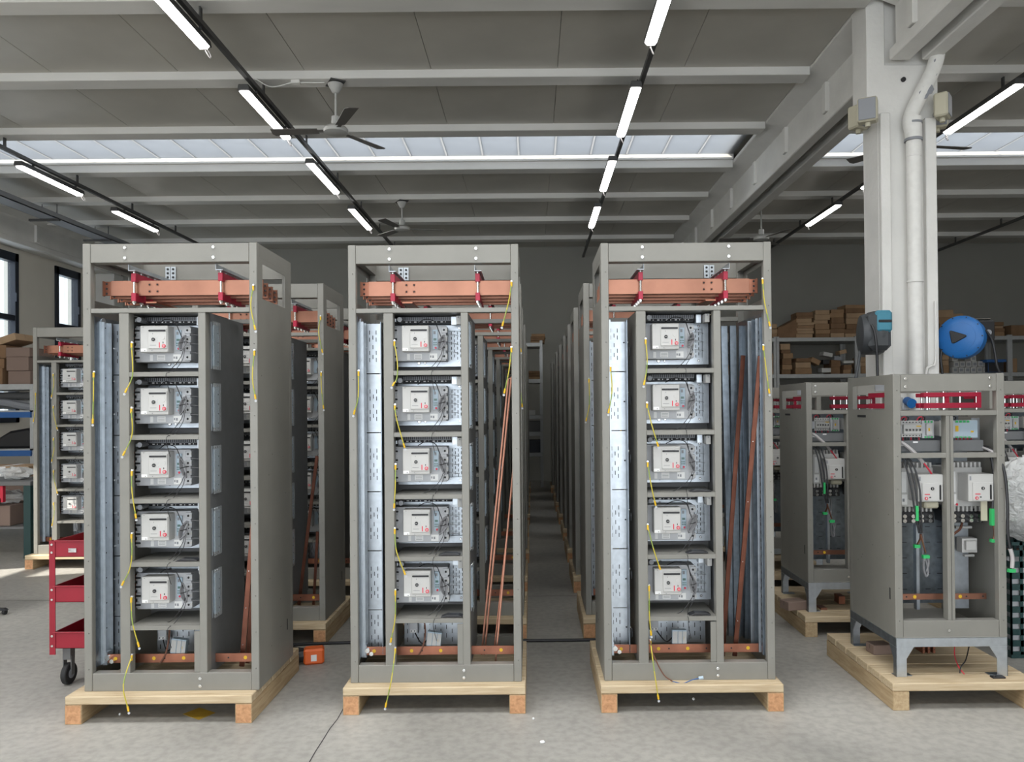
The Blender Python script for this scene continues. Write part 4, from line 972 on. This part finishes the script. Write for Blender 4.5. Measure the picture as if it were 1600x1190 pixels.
# ------------------------------------------------------------------ hose reels on the column
def blue_reel():
    c = P(1503, 527, 5.95); r = empty('hose_reel', tuple(c))
    A = Matrix.Rotation(-.72, 4, 'Z') @ Matrix.Rotation(PI/2, 4, 'X')   # local z -> roughly towards camera
    MB().lathe([(.10, .075), (.14, .07), (.162, .055), (.168, .02), (.165, 0), (.168, -.02), (.162, -.06), (.13, -.08)], blue, 36, A).obj('reel_case', r, smooth=True)
    MB().lathe([(.02, .088), (.07, .085), (.11, .076), (.112, .070)], blue, 30, A).obj('side_cover', r, smooth=True)
    MB().prism([(-.065, .045), (-.055, .052), (.05, .01), (.052, -.002), (-.035, -.05), (-.05, -.045)], .083, .10, black, 'xy', A).obj('hub_cap', r, bevel=.004)
    MB().box(.085, .215, -.08, .06, -.03, .125, black).box(.05, .20, -.06, .06, .125, .148, beige).cyl((.16, -.085, .03), (.16, -.06, .03), .035, mgrey, 14).obj('hose_guide', r, bevel=.012)
    m = MB()
    for q in range(10): 
        a = 2*PI*q/10; v = A @ Vector((.153*math.cos(a), .153*math.sin(a), .062)); v2 = A @ Vector((.153*math.cos(a), .153*math.sin(a), .068)); m.cyl(v, v2, .005, navy, 8)
    m.obj('screw', r)
    MB().box(-.17, -.03, .08, .16, -.04, .04, black).obj('wall_bracket', r)
    f = lambda px, py, Y=5.85: P(px, py, Y) - c
    MB().tube([f(1540, 515), f(1550, 530), f(1555, 552), f(1559, 575), f(1572, 600), f(1576, 620)], .010, black, 8, 4).obj('hose', r, smooth=True)
    MB().tube([f(1472, 545, 6.0), f(1470, 560, 6.0), f(1472, 578, 6.0), f(1474, 600, 6.0)], .010, black, 8, 4).obj('hose', r, smooth=True)
    tag(r, 'round blue hose reel with black hub on the right side of the column', 'hose reel')
blue_reel()
def teal_reel():
    c = P(1362, 522, 5.70); r = empty('hose_reel', tuple(c))
    A = Matrix.Rotation(-PI/2-.22, 4, 'Z') @ Matrix.Rotation(PI/2, 4, 'X')
    MB().lathe([(.10, .09), (.14, .08), (.152, .05), (.154, -.05), (.14, -.08), (.10, -.09)], reelgrey, 32, A).obj('reel_case', r, smooth=True)
    MB().lathe([(.02, -.115), (.07, -.112), (.085, -.10)], reelgrey, 24, A).obj('side_cover', r, smooth=True)
    MB().box(-.075, .088, -.155, .02, -.13, .156, reelgrey).obj('front_housing', r, bevel=.035)
    m = MB().box(-.035, .085, -.165, -.05, .0, .160, teal).obj('front_cover', r, bevel=.018, smooth=False)
    MB().box(-.02, .075, -.168, -.15, .07, .09, dark).obj('hose_slot', r, bevel=.002)
    f = lambda px, py, Y: P(px, py, Y) - c
    MB().tube([f(1362, 507, 5.53), f(1367, 520, 5.51), f(1370, 545, 5.51), f(1371, 580, 5.52), f(1372, 620, 5.52)], .010, black, 8, 4).obj('hose', r, smooth=True)
    MB().tube([f(1345, 545, 5.72), f(1341, 570, 5.72), f(1337, 595, 5.72), f(1336, 630, 5.72)], .012, reelgrey, 8, 4).obj('hose', r, smooth=True)
    MB().box(.06, .15, .05, .19, -.05, .05, reelgrey).obj('wall_bracket', r)
    tag(r, 'grey hose reel with teal front on the left side of the column', 'hose reel')
teal_reel()

# ------------------------------------------------------------------ racks along the back wall
def rack(name, x0, x1, y0, y1, levels, top, label, m=shelfm, pw=.045, cat='shelving'):
    r = empty(name, (x0, y0, 0))
    for x in (0, x1-x0-pw):
        for y in (0, y1-y0-pw): MB().box(x, x+pw, y, y+pw, 0, top, m).obj('upright', r)
    for z in levels: MB().box(pw*.2, x1-x0-pw*.2, -.005, y1-y0, z-.07, z, m).obj('shelf_board', r, bevel=.004)
    tag(r, label, cat, 'shelving racks'); return r
YR = 13.9
X = lambda px: wx(px, 560, YR)
lv = [wz(1280, 527, YR), wz(1280, 584, YR), 1.25, .6]
rack('storage_rack', X(1118), X(1213), YR, YR+.7, lv, lv[0]+.02, 'grey steel rack behind the front right tall cabinet, full of cartons')
rack('storage_rack', X(1213.5), X(1340), YR-.01, YR+.7, lv, lv[0]+.02, 'grey steel rack left of the column, loaded with stacked cartons')
rack('storage_rack', X(1340.5), X(1449.5), YR, YR+.7, lv, lv[0]+.02, 'grey steel rack mostly hidden behind the white column')
rack('storage_rack', X(1450), X(1578), YR-.01, YR+.7, lv, lv[0]+.02, 'grey steel rack right of the column, behind the blue reel')
rack('storage_rack', X(1578.5), X(1700), YR, YR+.7, lv, lv[0]+.02, 'grey steel rack at the right edge of the view')
YC = 13.7
clv = [2.58, 1.93, 1.29, .99, .62]
rack('storage_rack', wx(726, 600, YC), wx(848, 600, YC), YC, YC+.6, clv, 2.62, 'pale narrow rack at the end of the aisle', pw=.05)

cards = [card, card2, card3]
def stack(px0, px1, ybase, ytop, n, Y, desc, depth=.35, tilt=0, mats=None, jit=.02, skew=0):
    x0, x1 = wx(px0, ybase, Y), wx(px1, ybase, Y); zb = wz((px0+px1)/2, ybase, Y); zt_ = wz((px0+px1)/2, ytop, Y)
    hs = [random.uniform(.7, 1.3) for _ in range(n)]; s = sum(hs); z = zb
    for k, h in enumerate(hs):
        h = h/s*(zt_-zb); wd = (x1-x0)*random.uniform(.86, 1.0)
        mm = random.choice(mats or cards)
        nm = 'alone' if n == 1 else '%s from bottom' % ORD[k]
        box_thing('cardboard_box', ((x0+x1)/2+random.uniform(-jit, jit)+skew*k, Y+depth/2+random.uniform(0, .04), z+.0005), (wd, depth, h-.002), random.uniform(-.06, .06), mm,
                  'carton, %s, in the %s' % (nm, desc), 'box', 'cartons in the '+desc, tilt=tilt)
        z += h
L1 = lambda px: CAMH
b1 = 527; b2 = 584
def yb_(px, lvl, Y=YR): return (638.5-.0085*(px-832)) - (lvl-CAMH)/Y*F
def st1(px0, px1, dy, n, desc, lvl=0, **k):
    yy = yb_((px0+px1)/2, lv[lvl]); stack(px0, px1, yy, yy-dy, n, YR+.02, desc, **k)
st1(1246, 1273, 40, 8, 'first flat stack on top shelf left of column')
st1(1273, 1297, 43, 6, 'second flat stack on top shelf left of column')
st1(1298, 1321, 44, 6, 'third flat stack on top shelf left of column')
st1(1321, 1358, 51, 7, 'tallest stack beside the teal reel')
st1(1196, 1216, 22, 3, 'low top shelf stack past the cabinet post')
st1(1222, 1238, 48, 6, 'slim tower on the middle shelf', 1, depth=.3)
st1(1243, 1270, 25, 3, 'short stack beside the slim tower', 1)
st1(1299, 1315, 22, 2, 'olive pair left of the column', 1)
st1(1318, 1332, 14, 2, 'small stack by the upright left of column', 1)
st1(1345, 1356, 26, 3, 'narrow stack under the teal reel', 1)
st1(1204, 1213, 33, 2, 'upright pair at the rack edge', 1)
st1(1128, 1152, 15, 2, 'low pile seen through front right cabinet', 1)
st1(1130, 1152, 9, 2, 'thin top shelf pile seen through front right cabinet')
st1(1468, 1492, 42, 4, 'stack on the top shelf right of the column')
st1(1492, 1510, 36, 3, 'second stack behind the blue reel')
st1(1547, 1571, 22, 4, 'flat stack right of the blue reel')
st1(1578, 1612, 17, 1, 'long carton heap at the right edge', mats=[card3])
st1(1470, 1484, 28, 3, 'brown stack below the blue reel', 1)
st1(1580, 1592, 22, 1, 'carton on the middle shelf at the right edge', 1, mats=[card])
stack(829, 853, yb_(840, 2.58, YC), yb_(840, 2.58, YC)-14, 4, YC+.02, 'flattened top pile of aisle end rack', mats=[card3, card])
stack(824, 846, yb_(835, 1.93, YC), yb_(835, 1.93, YC)-13, 4, YC+.02, 'flattened pile on second level of aisle end rack', mats=[card3, card])
stack(824, 838, yb_(835, 1.29, YC), yb_(835, 1.29, YC)-8, 1, YC+.02, 'white topped box row of the aisle end rack', mats=[white])
stack(824, 845, yb_(835, .99, YC), yb_(835, .99, YC)-17, 1, YC+.05, 'dark bin row of aisle end rack', mats=[rackd])
stack(826, 846, yb_(835, .62, YC), yb_(835, .62, YC)-20, 1, YC+.05, 'blue bin row of aisle end rack', mats=[navy])
# dark leaning sheets at the left of the top shelf
o = MB().prism([(0, 0), (.40, 0), (.40, .38), (.10, .22), (0, .20)], 0, .5, card3).obj('cardboard_sheets', bevel=.01); o.location = (X(1217), YR+.05, lv[0]); tag(o, 'dark leaning cardboard sheets at the left of the top shelf stacks', 'cardboard')
# tilted small cartons and white-capped boxes on the middle shelf
for i, (px, py, s, t, mm, nm) in enumerate([(1270, 568, (.17, .2, .09), .45, card, 'tilted brown carton leaning by the short stack'), (1290, 557, (.17, .2, .07), .2, white, 'tilted white carton on top of the dark pile'), (1288, 569, (.12, .2, .08), 0, black, 'black box in the dark pile on the middle shelf'),
        (1288, 582, (.17, .2, .08), 0, white, 'white carton at the bottom of the dark pile'), (1306, 563, (.14, .2, .07), .1, mgrey, 'grey carton above the olive pair'), (1315, 553, (.13, .2, .07), -.25, card2, 'pale carton tilted at the top of the pile'), (1322, 568, (.18, .25, .05), 0, white, 'white flat parcel over the small stack'),
        (1137, 562, (.22, .2, .10), 0, black, 'dark reels box seen through the front right cabinet'), (1132, 534, (.15, .02, .16), 0, white, 'white card hanging at the shelf edge seen through the front right cabinet')]):
    v = P(px, py, YR+.12 if i != 8 else YR-.03); box_thing('carton', (v.x, v.y, max(v.z, lv[1]+.001)), s, 0, mm, nm, tilt=t)
for row_ in range(3):
    for k in range(6):
        if row_ == 2 and k not in (0, 3): continue
        x = X(1493.5+9.6*k+(2 if row_ == 1 else 0)); z = lv[1]+.001+row_*.105
        o = MB().box(-.048, .048, 0, .2, 0, .10, white).box(-.032, .032, -.003, 0, .02, .08, mgrey).obj('spool_box', bevel=.003); o.location = (x, YR+.02, z)
        tag(o, 'small white box with a dark front below the blue reel, %s row, %s from left' % (['bottom', 'middle', 'top'][row_], ORD[k]), 'box', 'white boxes below the blue reel')
o = MB().box(-.18, .18, -.1, .1, 0, .05, bluef).box(-.14, .14, -.08, .08, -.18, 0, dark).obj('blue_crate', bevel=.005); o.location = (X(1552), YR+.0, lv[1]+.2); o.location.z = lv[1]+.181; tag(o, 'blue topped dark crate on the middle shelf right of the blue reel', 'crate')

# ------------------------------------------------------------------ left side: storage rack, bench, cartons
LYr = 9.6
lx = lambda px, Y=LYr: wx(px, 620, Y)
llv = [wz(20, 600, LYr), wz(20, 641, LYr), wz(20, 701, LYr), .45]
r = rack('storage_rack', lx(-90), lx(52), LYr, LYr+.8, [llv[0]], llv[0], 'heavy grey rack by the left windows with cartons on top', m=shelfm)
for k, z in enumerate(llv[1:3]):
    MB().box(.02, lx(52)-lx(-90)-.02, -.03, .03, z-.09, z-.02, bluef).obj('blue_rail', r); MB().box(0, lx(52)-lx(-90), 0, .8, z-.02, z, shelfm).obj('shelf_board', r)
def lst(px0, px1, dy, n, desc, zb, Y=LYr+.05, **k):
    yy = yb_((px0+px1)/2, zb, Y); stack(px0, px1, yy, yy-dy, n, Y, desc, **k)
lst(-22, 6, 62, 3, 'stack at the left edge on the left rack', llv[0], mats=[card3], depth=.5)
lst(7, 46, 58, 3, 'big left rack stack beside the window', llv[0], mats=[card3, cpale], depth=.5, jit=.01)
box_thing('cardboard_box', (lx(-2), LYr+.3, llv[0]+.52), (.32, .4, .09), 0, card2, 'tilted carton on top of the left rack stacks', tilt=-.3)
o = MB().tube([(lx(x_), LYr+.2, llv[1]+.04+.03*(x_ % 3)) for x_ in (-40, -10, 10, 30, 45)], .05, mgrey, 8, 3).cyl((lx(-60), LYr+.35, llv[1]+.08), (lx(46), LYr+.35, llv[1]+.08), .06, shelfm, 10).cyl((lx(-60), LYr+.35, llv[1]+.19), (lx(38), LYr+.35, llv[1]+.19), .05, rackd, 10).obj('foil_rolls', smooth=True)
tag(o, 'grey wrapped rolls lying on the second level of the left rack', 'roll')
o = MB().prism([(-.3, 0), (.25, 0), (.28, .12), (.15, .26), (-.1, .22), (-.3, .1)], 0, .4, black).obj('black_bag', bevel=.03); o.location = (lx(18), LYr+.1, llv[2]); tag(o, 'black bag slumped on the third level of the left rack', 'bag')
# low table with parcel, bench
LY2 = 8.4
tb = empty('packing_table', (wx(0, 720, LY2), LY2, 0)); zt2 = wz(20, 748, LY2)
MB().box(-.9, .38, 0, .7, zt2-.035, zt2, shelfm).obj('tabletop', tb, bevel=.004)
for x_ in (-.85, .28): MB().prism([(x_, 0), (x_+.05, 0), (x_+.12, zt2-.035), (x_+.06, zt2-.035)], .03, .07, yframe).obj('leg', tb)
MB().box(-.85, .33, .03, .07, .30, .35, yframe).obj('crossbar', tb)
for x_ in (-.85, .28): MB().prism([(x_, 0), (x_+.05, 0), (x_+.12, zt2-.035), (x_+.06, zt2-.035)], .62, .66, yframe).obj('leg', tb)
tag(tb, 'table with slanted yellow legs left of the lone far cabinet', 'table')
box_thing('parcel', (wx(20, 730, LY2+.3), LY2+.3, zt2+.001), (.55, .4, .13), .1, card2, 'taped pale parcel on the yellow legged table', tape=white2)
box_thing('cardboard_box', (wx(30, 800, LY2+.2), LY2+.25, 0.355), (.36, .35, .28), .05, cpale, 'carton on the crossbar shelf under the yellow legged table')
MB().box(-.8, .28, .05, .63, .33, .35, shelfm).obj('lower_shelf', tb)
LY3 = 7.4
be = empty('work_bench', (wx(48, 760, LY3), LY3, 0)); zb3 = wz(40, 752, LY3)
MB().box(-1.0, 0, 0, .6, zb3-.04, zb3, rackd).obj('bench_top', be, bevel=.003)
for x_ in (-1.0, -.07):
    for y_ in (0, .53): MB().box(x_, x_+.07, y_, y_+.07, 0, zb3-.04, greenpaint).obj('leg', be, bevel=.003)
MB().box(-1.0, -.3, .02, .06, zb3-.20, zb3-.16, redp).box(-.32, -.28, .02, .06, zb3-.20, zb3-.02, redp).obj('red_bracket', be)
MB().box(-.95, -.05, .05, .55, .28, .30, rackd).obj('lower_shelf', be)
tag(be, 'dark green steel work bench at the left edge', 'bench')
box_thing('cardboard_box', (wx(5, 830, LY3+.3), LY3+.3, .301), (.42, .4, .20), .0, cpale, 'big brown carton under the dark green bench')
o = MB(); rn = random.Random(4)
def blob(m, c, rx, ry, rz_, mt, seed, n=14, k=9, amp=.25):
    rn = random.Random(seed); vs = []; fs = []
    for i in range(k+1):
        t = PI*i/k
        for j in range(n):
            a = 2*PI*j/n; q = 1+rn.uniform(-amp, amp) if 0 < i < k else 1
            vs.append((c[0]+rx*math.sin(t)*math.cos(a)*q, c[1]+ry*math.sin(t)*math.sin(a)*q, c[2]+rz_*math.cos(t)*(q if 0 < i < k else 1)))
    for i in range(k):
        for j in range(n): fs.append((i*n+j, i*n+(j+1) % n, (i+1)*n+(j+1) % n, (i+1)*n+j))
    m.add(vs, fs, mt)
blob(o, (0, 0, .06), .16, .12, .06, film, 3); o = o.obj('plastic_wrap'); o.location = (wx(22, 745, LY3+.2), LY3+.25, zb3+.004); tag(o, 'crumpled clear plastic on the dark green bench', 'plastic')
o = MB(); blob(o, (0, 0, .065), .18, .15, .06, film, 8); o = o.obj('plastic_wrap'); o.location = (wx(12, 775, LY3+.25), LY3+.3, .503); tag(o, 'crumpled clear plastic on the carton under the dark green bench', 'plastic')

# ------------------------------------------------------------------ red tool cart
cart = empty('tool_cart', (wx(76, 1050, 3.9), 3.92, 0))
cw, cdp = .335, .62
for z0, h in ((.20, .085), (.435, .085), (.665, .085)):
    zz = z0
    m = MB().box(.02, cw-.02, 0, .004, zz-.0, zz+h, redcart).box(.02, cw-.02, cdp-.004, cdp, zz, zz+h, redcart).box(.02, .024, 0, cdp, zz, zz+h, redcart).box(cw-.024, cw-.02, 0, cdp, zz, zz+h, redcart).box(.02, cw-.02, 0, cdp, zz, zz+.004, redcart).box(.02, cw-.02, -.006, .006, zz+h-.006, zz+h, redcart)
    m.obj('tray', cart, bevel=.001)
for x_ in (0, cw-.03):
    for y_ in (0, cdp-.03):
        m = MB().box(x_, x_+.03, y_-.004, y_, .17, .75, redcart).box(x_ if x_ < .1 else x_+.026, x_+.004 if x_ < .1 else x_+.03, y_, y_+.03, .17, .75, redcart)
        for zz in (.215, .265, .45, .50, .69, .73): m.cyl((x_+.015, y_-.004, zz), (x_+.015, y_-.008, zz), .006, zinc, 8)
        m.obj('corner_leg', cart)
for x_ in (.06, cw-.06):
    for y_ in (.06, cdp-.06):
        c = put('caster', MB().cyl((x_-.014, y_, .055), (x_+.014, y_, .055), .055, rubber, 20).mesh('caster', .004, True), cart)
        MB().box(x_-.02, x_+.02, y_-.02, y_+.02, .13, .20, rackd).box(x_-.022, x_-.018, y_-.015, y_+.015, .05, .15, rackd).box(x_+.018, x_+.022, y_-.015, y_+.015, .05, .15, rackd).obj('caster_fork', c)
        MB().cyl((x_-.016, y_, .055), (x_+.016, y_, .055), .025, mgrey, 14).obj('wheel_hub', c)
MB().box(.10, .14, -.0075, -.006, .69, .71, film).obj('sticker', cart)
tag(cart, 'red three-tray tool cart on casters left of the front left cabinet', 'cart')
o = MB().box(-.06, .06, -.05, .05, 0, .035, card2).obj('small_carton', bevel=.002); o.location = (cart.location.x+.17, 4.15, .44); tag(o, 'small brown carton in the middle tray of the red cart', 'box')
o = MB().box(-.08, .08, -.06, .06, 0, .05, card2).obj('small_carton', bevel=.002); o.location = (cart.location.x+.2, 4.25, .67); tag(o, 'small brown carton in the top tray of the red cart', 'box')
# black stool foot at the left edge
o = MB()
for k in range(5):
    a = .2+k*2*PI/5; M = Matrix.Rotation(a, 4, 'Z'); o.prism([(0, .06), (.28, .045), (.30, .03), (0, .04)], -.02, .02, black, 'xz', M)
    v = M @ Vector((.28, 0, .02)); o.cyl(v+Vector((-.01, 0, .0)), v+Vector((.01, 0, 0)), .02, black, 10)
o.cyl((0, 0, .05), (0, 0, .45), .02, zinc, 12).cyl((0, 0, .45), (0, 0, .50), .18, black, 24)
so = o.obj('swivel_stool', bevel=.002); so.location = (wx(-62, 960, 5.3), 5.3, 0); tag(so, 'black swivel stool whose foot shows at the left edge', 'stool')

# ------------------------------------------------------------------ floor items
o = MB().tube([P(462, 978, 4.6), P(474, 990, 4.55), P(488, 1000, 4.6)], .012, black, 8, 4)
o = o.obj('power_cable_end', smooth=True); bpy.data.objects.remove(o)
cz = .009
cabp = [(-1.75, 4.9, .14), (-1.45, 4.78, .06), (-1.32, 4.72, cz), (-1.1, 4.70, cz), (-.4, 4.66, cz), (.2, 4.70, cz), (.6, 4.72, cz), (1.3, 4.6, cz), (1.5, 4.9, cz)]
cabp = [(-1.75, 4.62, cz), (-1.45, 4.63, cz), (-1.1, 4.66, cz), (-.4, 4.665, cz), (.2, 4.67, cz), (.45, 4.67, cz), (1.0, 4.66, cz), (1.4, 4.62, cz)]
cabp = [(x, y_-.045, z) for x, y_, z in cabp]
o = MB().tube(cabp, .009, black, 8, 4).obj('floor_cable', smooth=True); tag(o, 'black power cable lying across the floor behind the front cabinets', 'cable')
o = MB().tube([(-1.60, 4.56, .15), (-1.50, 4.50, .09), (-1.42, 4.46, .03), (-1.38, 4.44, .012), (-1.34, 4.42, .014)], .011, black, 8, 4).cyl((-1.40, 4.45, .025), (-1.33, 4.41, .02), .02, black, 10).obj('cable_plug', smooth=True); tag(o, 'thick black cable drooping to a plug behind the front left pallet', 'cable')
dr = empty('power_tool', (wx(490, 1030, 4.28), 4.28, 0), .25)
MB().box(-.05, .06, -.04, .04, 0, .085, orange).obj('battery_case', dr, bevel=.010)
MB().cyl((-.045, 0, .045), (-.11, 0, .04), .034, black, 14).obj('motor_end', dr, bevel=.004)
MB().box(-.01, .02, -.041, -.040, .02, .055, white2).obj('rating_label', dr)
tag(dr, 'orange and black power tool lying behind the front left pallet', 'tool')
c = [P(290, 1113, 3.5), P(312, 1103, 3.6), P(338, 1112, 3.5), P(313, 1123, 3.45)]
def fl_(px, py): Y = CAMH*F/(py-(638.5-.0085*(px-832))); return (wx(px, py, Y), Y)
q = [fl_(287, 1114), fl_(313, 1104), fl_(338, 1112), fl_(312, 1123)]
o = MB().prism(q, 0.0002, .0012, yfilm, 'xy').obj('yellow_card'); tag(o, 'yellow diamond of card lying under the front left pallet', 'card')
# floor joints and crack
jt = MB()
def strip(pts, w0):
    for (a, b) in zip(pts[:-1], pts[1:]):
        a = Vector((*a, 0)); b = Vector((*b, 0)); d = (b-a).normalized(); n = Vector((-d.y, d.x, 0))*w0
        jt.add([a-n+Vector((0, 0, .0008)), a+n+Vector((0, 0, .0008)), b+n+Vector((0, 0, .0008)), b-n+Vector((0, 0, .0008))], [(0, 1, 2, 3)], dark)
strip([fl_(478, 1200), fl_(494, 1172), fl_(505, 1155), fl_(516, 1137), fl_(528, 1122), fl_(537, 1106), fl_(548, 1085)], .0022)
strip([(-8.3, 5.75), (13, 5.75)], .003); strip([(-8.3, 9.9), (13, 9.9)], .003)
j = jt.obj('floor_joint', bpy.data.objects['floor'])
# white crumbs
for i, (px, py) in enumerate([(847, 1159), (189, 1116), (833, 1123), (1083, 1092), (1324, 1049)]):
    xx, yy = fl_(px, py); m = MB(); blob(m, (0, 0, .006), .011 if i == 0 else .006, .008 if i == 0 else .005, .006, white2, i, 8, 5); o = m.obj('paper_scrap'); o.location = (xx, yy, 0)
    tag(o, 'white scrap on the floor ' + ['in front of the gap right of the middle cabinet', 'under the left edge of the front left pallet', 'beside the right foot of the middle pallet', 'under the middle of the front right pallet', 'left of the nearest low cabinet pallet'][i], 'scrap')

# ------------------------------------------------------------------ right edge: green perforated crate with wrapped plastic
GY = 4.25; gx = wx(1578, 930, GY)
gc = empty('perforated_crate', (gx, GY, 0)); gw, gh, gd = .60, .62, .34
def perf(w_, h_, y, axis):
    m = MB(); nx = int(w_/.055); nz = 10; dx = w_/nx; dz = h_/nz; t = .017
    for i in range(nx+1): m.box(max(0, i*dx-t/2), min(w_, i*dx+t/2), y, y+.006, 0, h_, greenpaint)
    for k in range(nz+1): m.box(0, w_, y, y+.006, max(0, k*dz-t), min(h_, k*dz+t), greenpaint)
    return m
f_ = perf(gw, gh, 0, 0).obj('perforated_side', gc, loc=(0, 0, .02)); perf(gw, gh, 0, 0).obj('perforated_side', gc, loc=(0, gd, .02))
perf(gd, gh, 0, 0).obj('perforated_side', gc, loc=(0.006, 0, .02), rot=(0, 0, PI/2)); perf(gd, gh, 0, 0).obj('perforated_side', gc, loc=(gw, 0, .02), rot=(0, 0, PI/2))
MB().box(0, gw, 0, gd, 0, .02, greenpaint).obj('crate_bottom', gc); MB().box(.02, gw-.02, .02, gd-.02, .02, .5, lgrey).obj('pale_hole_backing', gc)  # pale block added so the holes look bright, as if lit through
tag(gc, 'dark green perforated steel crate at the right edge', 'crate')
m = MB(); blob(m, (0, 0, .0), .29, .18, .24, film, 21, 40, 26, .07); o = m.obj('plastic_wrap', smooth=True); o.location = (gx+.26, GY+.17, .66+.2); tag(o, 'big bundle of clear plastic film stuffed into the green crate', 'plastic')
m = MB(); blob(m, (0, 0, .0), .20, .15, .05, film, 22, 16, 8, .2); o = m.obj('plastic_wrap'); o.location = (gx+.25, 3.95, .06); tag(o, 'clear plastic bag on the floor in front of the green crate', 'plastic')
for oo in [x for x in bpy.data.objects if x.name.startswith('beam_')]: pass
